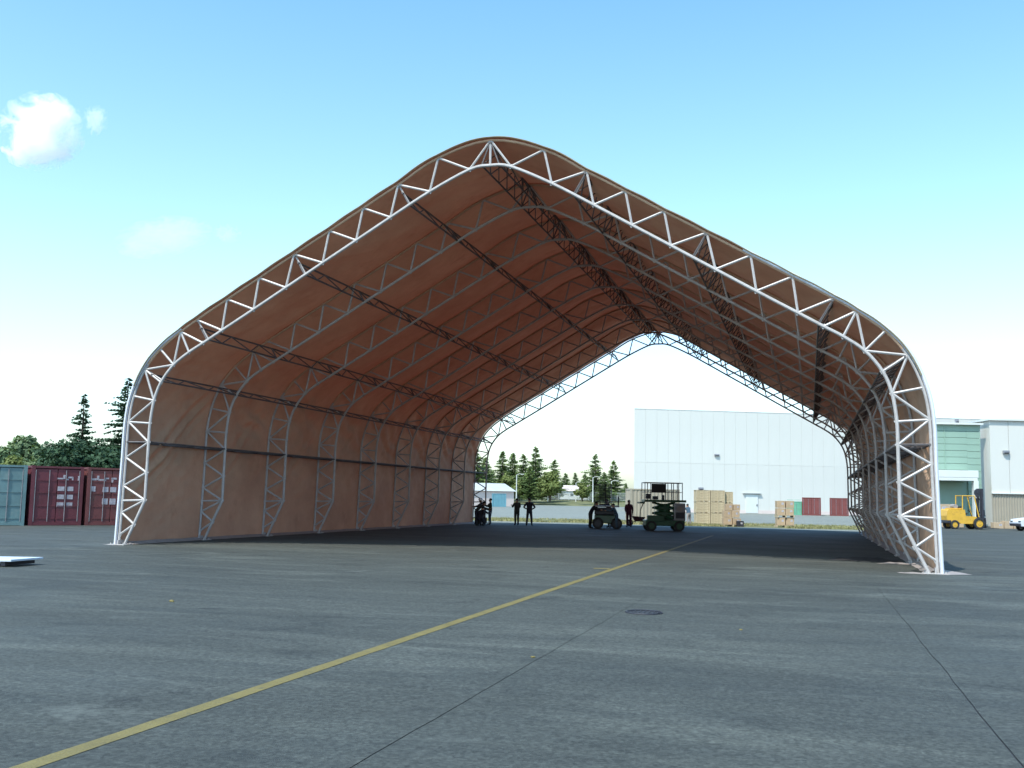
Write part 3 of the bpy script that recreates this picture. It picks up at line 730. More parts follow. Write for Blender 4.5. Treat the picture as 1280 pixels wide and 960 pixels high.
MB().disc((.88, -.30, 2.82), (0, 1, 0), .30, .10, 20).disc((.88, -.30, 2.82), (0, 1, 0), .10, .2, 10).build('hose_reel', M['dark'], mo)
MB().box((1.32, 0, .62), (.07, 1.0, .55)).box((1.34, 0, 1.05), (.05, 1.0, .06)).box((1.34, -.3, 1.25), (.04, .04, .5)).box((1.34, .3, 1.25), (.04, .04, .5)).build('fork_carriage', M['dark'], fk)
for s in (-1, 1): MB().prism([(1.36, .10), (2.45, .08), (2.45, .11), (1.44, .16), (1.42, .85), (1.36, .85)], s*.32-.06, s*.32+.06).build('fork', M['dark'], fk)
for s in (-1, 1):
    wheel(fk, (.72, s*.60, .45), .45, .30, M['yellow'], side=s); wheel(fk, (-1.18, s*.56, .34), .34, .24, M['yellow'], side=s)
    MB().disc((.62, s*.48, 2.42), (1, 0, 0), .07, .08, 12).build('headlight', M['tarp'], fk)

# ------------------------------------------------------------------ pale car at the right edge
car = thing('parked_car', 'pale blue-white car cut off by the right edge of the photo', 'car', S(1302, 78.0), YAW+R(2))
body = [(-2.1, .35), (-2.15, .62), (-2.0, .86), (-1.45, .93), (-.95, 1.0), (-.45, 1.38), (.75, 1.40), (1.45, 1.02), (2.0, .95), (2.1, .6), (2.05, .32)]
bm = bmesh.new()
vs = []
for yy, k in ((-.84, .97), (-.80, 1.0), (.80, 1.0), (.84, .97)):
    vs.append([bm.verts.new((x, yy*(1-.14*max(0, (z-.95)/.45)), z)) for x, z in body])
for a in range(3):
    for i in range(len(body)): j = (i+1) % len(body); bm.faces.new((vs[a][i], vs[a][j], vs[a+1][j], vs[a+1][i]))
bm.faces.new(vs[0]); bm.faces.new(vs[3][::-1])
bmesh.ops.recalc_face_normals(bm, faces=bm.faces)
me = bpy.data.meshes.new('body'); bm.to_mesh(me); bm.free(); me.materials.append(M['white_pipe']); link('body', me, car)
for s in (-1, 1):
    MB().prism([(-.80, .99), (-.40, 1.31), (.15, 1.33), (.15, .99)], s*.80-.01, s*.80+.01).build('side_window', M['blue'], car)
    MB().prism([(.22, .99), (.22, 1.33), (.68, 1.32), (1.15, 1.0)], s*.80-.01, s*.80+.01).build('side_window', M['blue'], car)
    for x in (-1.35, 1.35): wheel(car, (x, s*.76, .31), .31, .2, M['mesh'], side=s)
    MB().box((-2.08, s*.58, .68), (.12, .34, .14), bev=.03).build('headlight', M['glass'], car)
MB().add([(-.97, -.66, 1.01), (-.97, .66, 1.01), (-.48, .60, 1.365), (-.48, -.60, 1.365)], [(0, 1, 2, 3)]).build('windscreen', M['glass'], car)
MB().box((-2.14, 0, .45), (.10, 1.5, .18), bev=.04).build('bumper', M['dark'], car)

# ------------------------------------------------------------------ scissor lift
lf = thing('scissor_lift', 'dark green scissor lift with raised guard rails at the far end of the shelter', 'lift', S(831, 61.2), YAW+R(2))
MB().box((0, 0, .46), (2.30, 1.15, .34), bev=.04).build('chassis', M['green'], lf)
for q_ in ((-.55, -.50), (.15, .45)): MB().box((q_[0], q_[1], .72), (1.0, .30, .36), bev=.03).build('side_locker', M['green'], lf)
for sx in (-.82, .82):
    for s in (-1, 1): wheel(lf, (sx, s*.55, .29), .29, .22, M['green'], side=s)
for k, (za, zb) in enumerate(((.70, 1.02), (1.02, 1.34), (1.34, 1.64))):
    for s in (-1, 1):
        b = MB(); b.tube((-.62, s*.32, za), (.62, s*.32, zb), .055, 6); b.tube((-.62, s*.38, zb), (.62, s*.38, za), .055, 6); b.disc((0, s*.35, (za+zb)/2), (0, 1, 0), .07, .16, 10)
        b.build('scissor_arm', M['green'], lf)
    MB().tube((0, -.4, (za+zb)/2), (0, .4, (za+zb)/2), .03, 6).build('cross_pin', M['dark'], lf)
MB().box((-.02, 0, 1.16), (.74, .5, .85), bev=.04).build('power_unit', M['green'], lf)
MB().box((0, 0, 1.74), (2.46, 1.2, .14), bev=.02).build('platform', M['green'], lf)
MB().box((.86, -.28, 1.12), (.66, .56, 1.02), bev=.04).build('generator', M['mesh'], lf)
MB().disc((.84, -.58, 1.30), (0, 1, 0), .17, .06, 16).build('gauge', M['tarp'], lf)
MB().box((.86, -.58, .92), (.5, .03, .35)).build('vent_grille', M['dark'], lf)
b = MB()
for s in (-1, 1):
    for x in (-1.2, -.86, 0.02, .36, .70, 1.0): b.tube((x, s*.57, 1.8), (x, s*.57, 2.80), .026, 6)
    b.tube((-1.2, s*.57, 2.80), (1.0, s*.57, 2.80), .03, 6); b.tube((-1.2, s*.57, 2.25), (1.0, s*.57, 2.25), .018, 6)
for x in (-1.2, 1.0):
    b.tube((x, -.57, 2.80), (x, .57, 2.80), .03, 6); b.tube((x, -.57, 2.25), (x, .57, 2.25), .018, 6)
b.build('guard_rail', M['mesh'], lf, True)
MB().box((-.40, -.60, 2.48), (.84, .03, .52), bev=.01).build('canvas_panel', M['black'], lf)
MB().box((-.98, -.45, 2.0), (.3, .2, .3), bev=.02).box((-.55, -.3, 1.92), (.3, .3, .2), bev=.02).box((-.1, -.35, 1.95), (.14, .2, .28), bev=.02).build('tool_box', M['dark'], lf)
MB().box((-1.34, 0, 1.62), (.3, 1.0, .10)).build('step', M['green'], lf)
MB().path([(-1.25, -.3, .5), (-1.45, -.3, .7), (-1.42, -.3, 1.2), (-1.25, -.3, 1.6)], .03, 6).build('hose', M['dark'], lf, True)

# ------------------------------------------------------------------ caged work platform with crew round it
wp = thing('work_platform', 'dark wheeled work platform with tall mesh guard between two workers', 'work platform', S(760, 63.5), YAW-R(4))
MB().box((0, 0, .58), (1.45, 1.0, .50), bev=.05).build('chassis', M['green'], wp)
MB().box((-.1, 0, 1.06), (1.25, .92, .44), bev=.05).build('engine_housing', M['dark'], wp)
MB().box((0, 0, 1.36), (1.55, 1.05, .10), bev=.02).build('deck', M['mesh'], wp)
for sx in (-.52, .62):
    for s in (-1, 1): wheel(wp, (sx, s*.5, .33), .33, .22, M['dark'], side=s)
b = MB()
for x in (-.74, -.40, -.06, .28): b.tube((x, -.5, 1.4), (x, -.5, 2.72), .028, 6)
for z_ in (1.9, 2.3, 2.70): b.tube((-.74, -.5, z_), (.28, -.5, z_), .024, 6)
b.build('guard_frame', M['dark'], wp, True)
b = MB()
for k in range(21): b.tube((-.74+k*.051, -.5, 1.5), (-.74+k*.051, -.5, 2.66), .009, 4, caps=False)
for k in range(22): b.tube((-.74, -.495, 1.5+k*.054), (.28, -.495, 1.5+k*.054), .009, 4, caps=False)
tag(b.build('wire_mesh', M['dark'], wp), kind='stuff')
MB().path([(.72, -.4, 1.4), (.74, -.4, 1.95), (.74, .4, 1.95), (.72, .4, 1.4)], .025, 6).build('hand_rail', M['dark'], wp, True)
MB().box((.22, -.3, 1.62), (.75, .2, .05), rot=Matrix.Rotation(R(-12), 3, 'Y')).build('work_board', M['tarp'], wp)

# wheelbarrow
wb = thing('wheelbarrow', 'rusty brown wheelbarrow left of the green scissor lift', 'wheelbarrow', S(799.5, 71.0), YAW)
bm = bmesh.new(); lo_ = [bm.verts.new(p) for p in ((-.22, -.2, .34), (.28, -.2, .30), (.28, .2, .30), (-.22, .2, .34))]; hi_ = [bm.verts.new(p) for p in ((-.42, -.34, .68), (.46, -.32, .62), (.46, .32, .62), (-.42, .34, .68))]
bm.faces.new(lo_)
for i in range(4): bm.faces.new((lo_[i], lo_[(i+1) % 4], hi_[(i+1) % 4], hi_[i]))
me = bpy.data.meshes.new('tray'); bmesh.ops.solidify(bm, geom=bm.faces[:], thickness=.015); bm.to_mesh(me); bm.free(); me.materials.append(M['rustred']); link('tray', me, wb)
wheel(wb, (-.58, 0, .22), .22, .09, M['mesh'])
for s in (-1, 1):
    MB().path([(-.60, s*.06, .22), (-.2, s*.2, .32), (.5, s*.26, .42), (.95, s*.28, .58)], .02, 6).build('handle', M['wood'], wb, True)
    MB().path([(.15, s*.22, .35), (.30, s*.24, .02), (.42, s*.25, .38)], .016, 6).build('leg', M['dark'], wb, True)
# small generator with hoses by the left wall
ge = thing('portable_generator', 'small dark generator with pale tank among the crouching crew at the far left end', 'generator', S(606, 65.2), YAW)
MB().box((0, 0, .34), (.62, .42, .34), bev=.05).build('engine', M['dark'], ge)
MB().box((0, 0, .58), (.46, .32, .14), bev=.05).build('fuel_tank', M['tarp'], ge)
b = MB()
for s in (-1, 1):
    b.path([(-.40, s*.26, .08), (-.40, s*.26, .72), (.40, s*.26, .72), (.40, s*.26, .08), (-.40, s*.26, .08)], .018, 6)
b.build('frame', M['mesh'], ge, True)
for s in (-1, 1): MB().disc((-.30, s*.29, .14), (0, 1, 0), .14, .06, 16).build('wheel', M['black'], ge)

# ------------------------------------------------------------------ people
def person(label, loc, face, shirt, trousers, lean=0.0, arms=((10, 20), (10, 20)), spread=.10, step=0.0, kneel=False, helmet=False, hips=False, H_=1.76, group=None, head_dn=0):
    """face = heading (radians) the person looks towards; arms = (upper arm raise, elbow bend) degrees for left, right"""
    t = thing('person', label, 'person', loc, face+math.pi/2, group, H_/1.76)
    V = {}; E_ = []; rad = {}
    def add(n, p, r, par=None):
        V[n] = Vector(p); rad[n] = r
        if par: E_.append((par, n))
    hz = .50 if kneel else .93
    pel = Vector((0, 0, hz)); ln_ = R(lean)
    ax = lambda d: Vector((0, -math.sin(ln_)*d, math.cos(ln_)*d))
    add('pelvis', pel, .162)
    add('waist', pel+ax(.16), .150, 'pelvis'); add('chest', pel+ax(.36), .175, 'waist'); add('neck', pel+ax(.535), .068, 'chest')
    hd = pel+ax(.60)+Vector((0, -.02-.10*head_dn, .05-.03*head_dn)); add('head', hd, .088, 'neck'); add('crown', hd+Vector((0, 0, .11)), .082, 'head')
    hands = []
    for s, nm_ in ((1, 'l'), (-1, 'r')):
        sh = pel+ax(.46)+Vector((s*.19, 0, 0)); add('sh'+nm_, sh, .082, 'chest')
        up_, el = arms[0 if s > 0 else 1]; a = R(up_)
        if hips:
            e = sh+Vector((s*.17, .05, -.24)); h = pel+Vector((s*.15, -.05, .10))
        else:
            e = sh+Vector((s*.06, -math.sin(a)*.28, -math.cos(a)*.28)); a2 = a+R(el); h = e+Vector((-s*.02, -math.sin(a2)*.26, -math.cos(a2)*.26))
        add('el'+nm_, e, .058, 'sh'+nm_); add('ha'+nm_, h, .036, 'el'+nm_); hands.append((e, h, s))
        hp = pel+Vector((s*.09, 0, -.05)); add('hp'+nm_, hp, .112, 'pelvis')
        st = step*s
        if kneel:
            kn = hp+Vector((s*.07, -.36, -.02 if s > 0 else -.33)); an = Vector((kn.x, kn.y+(.05 if s > 0 else .40), .09))
        else:
            kn = Vector((s*(spread*.5+.08), -.03-st*.5, .50)); an = Vector((s*(spread+.06), .02-st*.6+.05*abs(step), .09))
        add('kn'+nm_, kn, .080, 'hp'+nm_); add('an'+nm_, an, .060, 'kn'+nm_); add('to'+nm_, an+Vector((s*.03, -.17, -.05)), .038, 'an'+nm_)
    names = list(V); me = bpy.data.meshes.new('tmp'); me.from_pydata([V[n] for n in names], [(names.index(a), names.index(b)) for a, b in E_], [])
    o = bpy.data.objects.new('tmp', me); COL.objects.link(o)
    md = o.modifiers.new('skin', 'SKIN'); md.use_smooth_shade = True
    sub = o.modifiers.new('sub', 'SUBSURF'); sub.levels = 2; sub.render_levels = 2
    for i, n in enumerate(names):
        sv_ = me.skin_vertices[0].data[i]; r = rad[n]
        fx = 1.22 if n in ('chest', 'pelvis', 'waist') else 1
        sv_.radius = (r*fx, r/fx if n in ('chest', 'waist') else r); sv_.use_root = (n == 'pelvis')
    dg = bpy.context.evaluated_depsgraph_get(); bod = bpy.data.meshes.new_from_object(o.evaluated_get(dg)); bpy.data.objects.remove(o)
    bm = bmesh.new(); bm.from_mesh(bod)
    # fingers, nose and ears grown onto the same surface
    extra = MB()
    for e, h, s in hands:
        d = (h-e).normalized(); sd_ = Vector((0, 1, 0)) if abs(d.y) < .8 else Vector((1, 0, 0)); sd_ = (sd_-d*sd_.dot(d)).normalized()
        extra.path([h-d*.02, h+d*.045, h+d*.085], [.022, .036, .030], 6)
        for k, ll in enumerate((.066, .078, .072, .056)):
            q = h+d*.08+sd_*(.033-.021*k); extra.path([q, q+d*ll*.55, q+d*ll*.9-Vector((s*.02, 0, 0))], [.010, .009, .007], 5)
        q = h+d*.03+sd_*.035; extra.path([q, q+sd_*.03+d*.03, q+sd_*.034+d*.06], [.012, .010, .008], 5)
    extra.blob(hd+Vector((0, -.092, .03)), (.014, .024, .026)); 
    for s in (-1, 1): extra.blob(hd+Vector((s*.086, .0, .035)), (.012, .026, .036))
    em = bpy.data.meshes.new('e'); em.from_pydata(extra.v, [], extra.f); bm.from_mesh(em)
    bm.faces.ensure_lookup_table()
    legtop = hz+.02
    neckp = V['neck']; nx = (V['neck']-V['waist']).normalized()
    for f in bm.faces:
        c = f.calc_center_median(); k = 0
        hand = any((c-h).length < .14 and (c-h).dot((h-e).normalized()) > -.03 for e, h, s in hands)
        arm_ = any((c-(e+h)/2).length < .17 for e, h, s in hands)
        if (c-neckp).dot(nx) > .0 and (c-hd).length < .26: k = 0
        elif hand: k = 0
        elif c.z < .12 and not arm_: k = 3
        elif ((c-pel).dot(Vector((0, -math.sin(ln_), math.cos(ln_)))) < .03) and not arm_: k = 2
        else: k = 1
        f.material_index = k; f.smooth = True
    for mt in (M['skin'], shirt, trousers, M['black']): pass
    bod.materials.clear(); bm.to_mesh(bod); bm.free()
    for mt in (M['skin'], shirt, trousers, M['black']): bod.materials.append(mt)
    bod.name = 'body'; link('body', bod, t)
    cr = hd+Vector((0, .012, .085))
    if helmet:
        b = MB(); b.blob(cr+Vector((0, 0, .02)), (.125, .145, .105), sub=2); b.disc(cr+Vector((0, -.03, -.01)), (0, 0, 1), .148, .014, 18); b.build('hard_hat', M['helmet'], t, True)
    else: MB().blob(cr+Vector((0, .018, 0)), (.098, .108, .088), sub=2, jit=.15).build('hair', M['hair'], t, True)
    b = MB()
    for s in (-1, 1): b.blob(hd+Vector((s*.032, -.083, .050)), (.012, .008, .008))
    b.build('eyes', M['hair'], t)
    return t
FW = math.atan2(_f.y, _f.x); RG = math.atan2(_r.y, _r.x)
person('standing person in dark clothes seen from behind, left of the standing pair', S(649, 66.9), FW+R(15), M['charcoal'], M['charcoal'], arms=((35, 80), (35, 80)), spread=.03)
person('standing person in black with hands on hips, right of the standing pair', S(664.5, 66.2), FW-R(8), M['navy'], M['navy'], hips=True, spread=.10, H_=1.80)
person('person in dark wine red top walking between the work platform and the wheelbarrow', S(788, 67.2), FW+R(180), M['wine'], M['wine'], arms=((-14, 14), (28, 18)), spread=.04, step=.16, H_=1.78)
person('worker in black bending over the left side of the work platform', S(740, 63.2), RG-R(20), M['navy'], M['charcoal'], lean=34, arms=((62, 30), (50, 40)), spread=.10, head_dn=.6)
person('worker in dark shirt reaching across the work platform from behind the mesh', S(764.5, 65.0), RG+R(200), M['navy'], M['charcoal'], lean=22, arms=((85, 12), (75, 20)), H_=1.88)
person('worker in faded blue overalls at the right end of the work platform', S(773, 62.9), RG+R(170), M['bluecloth'], M['bluecloth'], lean=24, arms=((60, 30), (50, 40)), H_=1.6)
person('worker crouching beside the generator near the last left truss leg', S(598.5, 64.6), RG+R(10), M['charcoal'], M['navy'], lean=48, arms=((60, 20), (45, 30)), spread=.16, head_dn=.8)
person('worker with white hard hat bending over the generator', S(608.5, 66.2), RG+R(195), M['navy'], M['charcoal'], lean=24, arms=((50, 40), (55, 30)), helmet=True)
person('kneeling worker in front of the generator at the far left end', S(603.5, 63.9), RG+R(60), M['navy'], M['navy'], lean=30, arms=((60, 20), (70, 20)), kneel=True, helmet=False)
person('standing worker in grey blue coveralls right of the generator', S(616, 67.0), RG+R(190), M['olive'], M['bluecloth'], arms=((40, 90), (45, 80)), spread=.04, H_=1.72)
person('person in pale jeans standing right of the green scissor lift', S(862.5, 76.5), RG+R(120), M['bluecloth'], M['tarp'], lean=18, arms=((40, 40), (30, 40)), H_=1.6)

# ------------------------------------------------------------------ far buildings, fence, poles
rise = MB().add([(-900, 222, -.02), (300, 222, -.02), (300, 272, 1.7), (-900, 272, 1.7), (300, 900, 2.4), (-900, 900, 2.4)], [(0, 1, 2, 3), (3, 2, 4, 5)]).build('grass_rise', M['grass']); tag(rise, kind='structure')
def gable(name, label, cat, loc, rz, w_, d_, h_, rh, wall, roof, wins=3):
    t = thing(name, label, cat, loc, rz)
    MB().box((0, 0, h_/2), (w_, d_, h_)).build('wall', wall, t)
    MB().prism([(-d_/2-.4, h_+.01), (0, h_+rh), (d_/2+.4, h_+.01)], -w_/2-.4, w_/2+.4, axis='x').build('roof', roof, t)
    for k in range(wins):
        o = MB().box((-w_/2+w_*(k+.5)/wins, -d_/2-.02, h_*.55), (w_/wins*.35, .08, h_*.35)).build('window', M['trim'], t)
        MB().box((-w_/2+w_*(k+.5)/wins, -d_/2-.07, h_*.55), (w_/wins*.28, .04, h_*.28)).build('pane', M['glass'], o)
    return t
gable('storage_shed', 'long low pinkish shed with grey roof seen past the last left truss leg', 'shed', S(601, 205)+_f*4, YAW+R(30), 11, 9, 3.0, 1.6, M['plaster'], M['roofgrey'], 0)
gable('low_house', 'small pale house far off between the tree groups', 'house', S(716, 300)+Vector((0, 0, 1.6)), YAW, 9, 7, 2.4, 1.6, M['trim'], M['plaster'], 3)
def fence(px0, px1, d0, d1, label, h_=2.2, z0=1.4):
    a = S(px0, d0, z0); b_ = S(px1, d1, z0); L_ = (b_-a).length; rz = math.atan2(b_.y-a.y, b_.x-a.x)
    t = thing('chain_link_fence', label, 'fence', a, rz)
    n = int(L_/3.2); pm = MB().tube((0, 0, 0), (0, 0, h_), .06, 6).mesh('post', M['pole'])
    for k in range(n+1): o = link('post', pm, t); o.location = (k*L_/n, 0, 0)
    MB().tube((0, 0, h_), (L_, 0, h_), .045, 5).build('top_rail', M['pole'], t)
    b = MB(); st = .34; q = -h_
    while q < L_:
        b.box((q+h_/2, 0, h_/2), (h_*1.414, .02, .035), rot=Matrix.Rotation(R(-45), 3, 'Y')); b.box((q+h_/2, .02, h_/2), (h_*1.414, .02, .035), rot=Matrix.Rotation(R(45), 3, 'Y')); q += st
    tag(b.build('wire_netting', M['pole'], t), kind='stuff')
fence(622, 785, 262, 285, 'pale chain-link fence on the grass rise in front of the far trees')
def lamp(px, d, h_, label):
    t = thing('light_pole', label, 'light pole', S(px, d, 1.0), 0, 'light poles along the fence')
    MB().tube((0, 0, 0), (0, 0, h_), .15, 8, .10).build('pole', M['pole'], t, True)
    b = MB().path([(0, 0, h_-.1), (.6, 0, h_+.2), (1.2, 0, h_+.15)], .06, 6); b.build('arm', M['pole'], t, True)
    MB().box((1.5, 0, h_+.1), (.6, .3, .14), bev=.04).build('lamp_head', M['pole'], t)
lamp(648, 245, 6.2, 'pale street lamp pole above the standing pair'); lamp(687, 262, 5.6, 'slim pale pole by the yellow green shrub')
lamp(722, 270, 5.0, 'pale lamp pole right of the far house'); lamp(743, 250, 6.0, 'pale lamp pole left of the mesh guard'); lamp(766, 252, 5.2, 'pale lamp pole in front of the rightmost fir')

# ------------------------------------------------------------------ trees
def conifer_mesh(h, r, seed, mt, dens=1.0, bare=.08, ragged=.3, leaf=.5):
    q = random.Random(seed); b = MB(); lv = int(36*dens)
    for i in range(lv):
        t = i/(lv-1); z = h*(bare+(1-bare)*t)
        lr = r*((1-t)**.80)*(1-ragged*.45+ragged*q.random()*.9)+.12
        if t < .12: lr *= .7+t*2.5
        nb = max(4, int(9*(1-t*.55)))
        a0 = q.random()*6.28
        for k in range(nb):
            if q.random() < .14: continue
            zb = z+q.uniform(-.5, .5)*h/lv*1.3
            a = a0+6.283*k/nb+q.uniform(-.3, .3)
            L_ = lr*q.uniform(.5, 1.15)*(1+.55*noise.noise(Vector((math.cos(a)*1.3+seed, math.sin(a)*1.3, z*.55))))
            d = Vector((math.cos(a), math.sin(a), 0)); sdv = Vector((-d.y, d.x, 0)); droop = q.uniform(-.05, .32)
            m_ = max(2, int(L_/leaf*2.0))
            for j in range(m_):
                u = (j+.6)/m_; p = d*(L_*u)+Vector((0, 0, zb+L_*(.10*u-droop*u*u)))
                w_ = leaf*(1.15-.6*u)*q.uniform(.7, 1.2)
                for s in (-1, 1):
                    tip = p+sdv*s*w_+d*w_*.6+Vector((0, 0, -w_*q.uniform(.05, .6)))
                    b.add([p-d*w_*.30, p+d*w_*.35+Vector((0, 0, q.uniform(-.1, .1)*w_)), tip], [(0, 1, 2)])
                b.add([p+Vector((0, 0, w_*.2)), p+d*w_*.8-Vector((0, 0, w_*.35)), p+sdv*q.uniform(-.4, .4)*w_-Vector((0, 0, w_*.5))], [(0, 1, 2)])
    me = bpy.data.meshes.new('crown'); me.from_pydata(b.v, [], b.f); me.materials.append(mt)
    tk = MB().path([(0, 0, -.3), (.05, 0, h*.35), (0, .03, h*.7), (0, 0, h*.97)], [h*.022+.06, h*.016+.04, h*.009+.02, .015], 8).mesh('trunk', M['bark'], True)
    return me, tk
def leafy_mesh(h, r, seed, mt, n=5000, leaf=.34, lobes=9, bare=.15, squash=1.0):
    q = random.Random(seed); b = MB(); L_ = []; tk = MB()
    tk.path([(0, 0, -.3), (0, 0, h*bare), (.1, .05, h*.5)], [h*.035+.05, h*.028+.04, h*.012], 8)
    for k in range(lobes):
        a = q.random()*6.28; rr = r*q.uniform(.15, .72); z = h*q.uniform(bare+.15, .86); s_ = r*q.uniform(.30, .52)
        if k == 0: rr, z = 0, h*.82
        c = Vector((rr*math.cos(a), rr*math.sin(a), z)); L_.append((c, s_)); tk.path([(0, 0, h*bare*.9), c*.5+Vector((0, 0, h*bare*.5)), c], [h*.014+.02, h*.008+.01, .015], 5)
    tot = sum(s**2 for c, s in L_)
    for c, s_ in L_:
        for i in range(int(n*s_**2/tot)):
            d = Vector((q.gauss(0, 1), q.gauss(0, 1), q.gauss(0, 1))).normalized(); rad_ = s_*(q.random()**.4)*(1+.35*noise.noise(d*2.2+c))
            p = c+Vector((d.x*rad_, d.y*rad_, d.z*rad_*.85*squash)); 
            if p.z < .05: continue
            u = Vector((q.gauss(0, 1), q.gauss(0, 1), q.gauss(0, .7))).normalized(); v = u.cross(d+Vector((.01, .02, .3))).normalized(); w_ = leaf*q.uniform(.5, 1.2)
            b.add([p-u*w_*.6, p+v*w_*.4, p+u*w_*.7, p-v*w_*.4], [(0, 1, 2, 3)])
    me = bpy.data.meshes.new('crown'); me.from_pydata(b.v, [], b.f); me.materials.append(mt)
    return me, tk.mesh('trunk', M['bark'], True)
def plant(name, label, cat, loc, meshes, group, sc=1.0, rz=0.0):
    t = thing(name, label, cat, loc, rz, group, sc); link('trunk', meshes[1], t); link('crown', meshes[0], t); return t
GL = 'trees behind the container row'
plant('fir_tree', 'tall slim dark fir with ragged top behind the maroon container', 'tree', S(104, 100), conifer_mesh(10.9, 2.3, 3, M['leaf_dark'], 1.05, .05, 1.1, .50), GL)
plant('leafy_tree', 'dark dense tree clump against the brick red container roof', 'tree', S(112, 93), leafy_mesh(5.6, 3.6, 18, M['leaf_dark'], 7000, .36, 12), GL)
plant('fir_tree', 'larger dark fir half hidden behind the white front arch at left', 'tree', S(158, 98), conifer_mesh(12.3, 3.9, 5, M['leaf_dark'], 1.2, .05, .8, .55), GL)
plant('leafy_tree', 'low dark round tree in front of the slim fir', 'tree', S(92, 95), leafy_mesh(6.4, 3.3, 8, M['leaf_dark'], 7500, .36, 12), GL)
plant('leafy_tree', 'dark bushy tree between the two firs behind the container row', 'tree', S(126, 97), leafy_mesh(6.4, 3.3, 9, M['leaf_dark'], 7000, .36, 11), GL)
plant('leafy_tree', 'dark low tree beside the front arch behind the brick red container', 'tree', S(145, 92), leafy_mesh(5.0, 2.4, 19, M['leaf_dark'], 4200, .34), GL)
GF = 'far green trees at the left edge'
lm1 = leafy_mesh(9.5, 4.2, 10, M['leaf_mid'], 4200, .6, 7); lm2 = leafy_mesh(8.5, 4.4, 11, M['leaf_pale'], 4200, .6, 8)
for q, (px, d, m_, s_, lb) in enumerate(((-22, 190, lm1, 1.15, 'far broad green tree beyond the left edge of the photo'), (6, 185, lm1, 1.02, 'far green tree above the teal container at the left edge'),
        (22, 175, lm2, .86, 'far yellow green tree above the seam of the teal and maroon containers'), (37, 195, lm1, 1.30, 'far tree with a taller airy top above the maroon container'),
        (56, 180, lm1, .92, 'far green tree right of the tall airy one'), (72, 150, lm2, .72, 'yellow green tree just left of the dark round one'), (12, 160, lm2, .62, 'low sunlit tree directly above the teal container'))):
    plant('leafy_tree', lb, 'tree', S(px, d), m_, GF, s_, q*1.3)
GC = 'far firs seen through the shelter'
c1 = conifer_mesh(13.5, 6.0, 21, M['leaf_fir'], 1.0, .03, .6, 1.0); c2 = conifer_mesh(13, 4.6, 22, M['leaf_fir'], 1.0, .03, .7, .95); c3 = conifer_mesh(12, 6.6, 23, M['leaf_fir'], .9, .03, .6, 1.1)
for q, (px, d, m_, s_, lb) in enumerate(((596, 262, c3, 1.02, 'broad far fir behind the pinkish shed at the last left truss leg'), (609, 268, c3, .86, 'smaller far fir right of the broad one behind the shed'),
        (630, 285, c2, 1.0, 'slim pale fir left in the far group above the standing pair'), (643, 290, c2, .98, 'slim far fir second from the left in the group above the standing pair'),
        (656, 278, c1, .88, 'full far fir in the middle of the group above the standing pair'), (671, 276, c1, 1.02, 'tallest fullest far fir above the right one of the standing pair'),
        (664, 262, c3, .68, 'low far fir in front of the tallest one'), (695, 285, c1, .80, 'far fir standing alone between the two tree groups'),
        (746, 290, c1, .94, 'tall full fir behind the mesh guard of the work platform'), (769, 290, c1, .82, 'rightmost far fir left of the white hangar'), (757, 280, c3, .62, 'low fir between the two behind the mesh guard'),
        (709, 390, c3, .80, 'small distant fir above the low house'), (721, 395, c2, .78, 'small distant slim fir right of the low house'), (733, 360, c3, .74, 'small distant bushy fir left of the mesh guard'),
        (618, 300, c3, .64, 'small far fir between the shed and the slim pale fir'), (784, 330, c3, .45, 'tiny far fir beside the left corner of the white hangar'))):
    plant('fir_tree', lb, 'tree', S(px, d, 1.5), m_, GC, s_, q*.9)
sh1 = leafy_mesh(5.0, 3.2, 31, M['leaf_pale'], 2600, .55, 8, .05)
for q, (px, d, s_, lb) in enumerate(((636, 262, 1.15, 'sunlit shrub left of the pale street lamp pole'), (652, 262, .95, 'sunlit shrub right of the pale street lamp pole'), (690, 262, 1.35, 'tall yellow green shrub right of the standing pair'),
        (680, 268, .8, 'low green shrub under the fullest far fir'), (730, 266, .9, 'sunlit shrub left of the mesh guard'))):
    plant('leafy_shrub', lb, 'shrub', S(px, d, 1.4), sh1, 'sunlit shrubs along the far fence', s_, q*1.1)

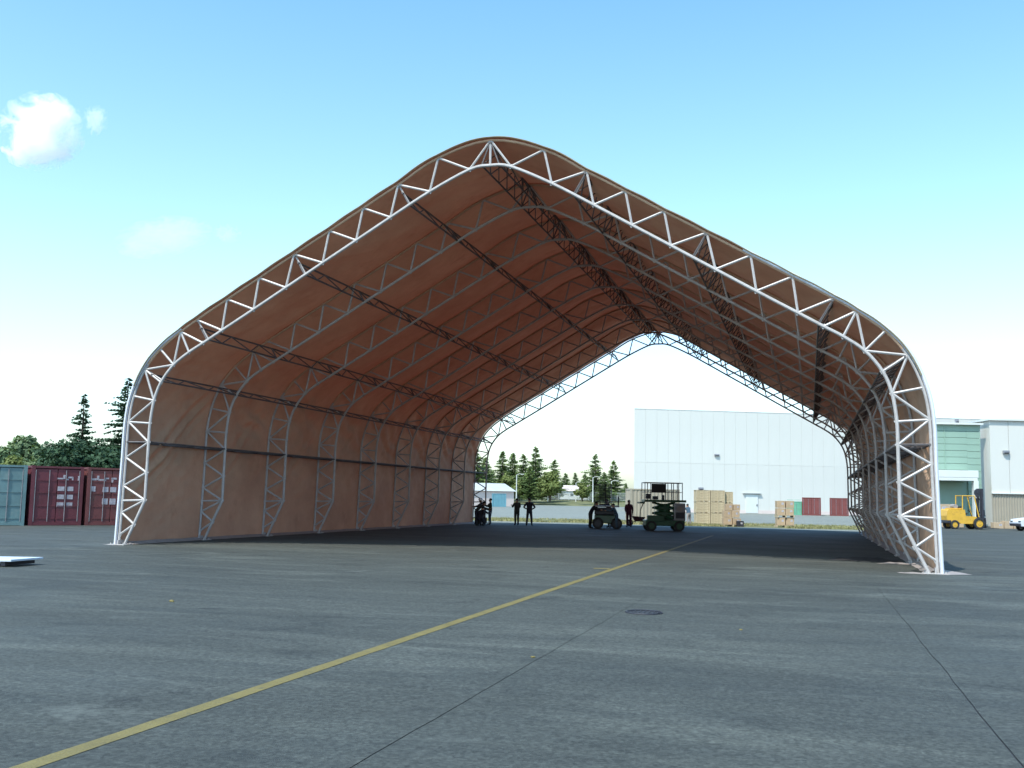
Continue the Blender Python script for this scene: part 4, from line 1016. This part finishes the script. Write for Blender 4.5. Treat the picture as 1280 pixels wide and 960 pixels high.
# ------------------------------------------------------------------ clouds: real volumes far up
def cloud_mat(dens, seed, thr, size):
    mt = bpy.data.materials.new('cloud_vapour'); mt.use_nodes = True; t = mt.node_tree; N = t.nodes; L = t.links
    N.remove(N['Principled BSDF']); vp = N.new('ShaderNodeVolumeScatter'); vp.inputs['Anisotropy'].default_value = .2; vp.inputs[0].default_value = (1, 1, 1, 1)
    tc = N.new('ShaderNodeTexCoord')
    n1 = N.new('ShaderNodeTexNoise'); n1.inputs['Scale'].default_value = 1.7; n1.inputs['Detail'].default_value = 8; n1.inputs['Roughness'].default_value = .74; n1.inputs['Distortion'].default_value = .9
    mp = N.new('ShaderNodeMapping'); mp.inputs['Location'].default_value = (seed, seed*.6, 0); L.new(tc.outputs['Object'], mp.inputs[0]); L.new(mp.outputs[0], n1.inputs[0])
    ln = N.new('ShaderNodeVectorMath'); ln.operation = 'LENGTH'; L.new(tc.outputs['Object'], ln.inputs[0])
    m1 = N.new('ShaderNodeMath'); m1.operation = 'MULTIPLY'; m1.inputs[1].default_value = .42; L.new(ln.outputs['Value'], m1.inputs[0])
    m2 = N.new('ShaderNodeMath'); m2.operation = 'SUBTRACT'; mk = N.new('ShaderNodeMath'); mk.operation = 'MULTIPLY'; mk.inputs[1].default_value = 1.6; L.new(n1.outputs[0], mk.inputs[0]); L.new(mk.outputs[0], m2.inputs[0]); L.new(m1.outputs[0], m2.inputs[1])
    m3 = N.new('ShaderNodeMapRange'); m3.inputs['From Min'].default_value = thr; m3.inputs['From Max'].default_value = thr+.10; m3.inputs['To Min'].default_value = 0; m3.inputs['To Max'].default_value = dens
    L.new(m2.outputs[0], m3.inputs[0]); L.new(m3.outputs[0], vp.inputs['Density']); L.new(vp.outputs[0], N['Material Output'].inputs['Volume'])
    return mt
def cloud(px, py, d, rx, rz_, label, dens, seed, thr, tilt=0):
    dirv = fw+rt*((px-640)/1286.8)+up2*((480-py)/1286.8); p = CAM+dirv*d
    bm = bmesh.new(); bmesh.ops.create_icosphere(bm, subdivisions=2, radius=1); me = bpy.data.meshes.new('cloud'); bm.to_mesh(me); bm.free()
    me.materials.append(cloud_mat(dens, seed, thr, rx)); o = link('cloud', me); o.location = p; o.scale = (rx, rx*.8, rz_); o.rotation_euler = (0, R(tilt), YAW)
    tag(o, label, 'cloud', 'small clouds in the blue sky')
cloud(52, 165, 1500, 66, 62, 'bright white ragged cloud high at the left of the sky', .06, 3.1, .48, -20)
cloud(119, 150, 1500, 20, 26, 'tiny white puff right of the bright ragged cloud', .04, 8.4, .50)
cloud(205, 297, 2200, 110, 42, 'faint thin cloud wisp left of the roof slope', .007, 5.2, .44, -12)
cloud(284, 292, 2200, 34, 24, 'tiny faint cloud puff closest to the roof slope', .012, 2.7, .50)
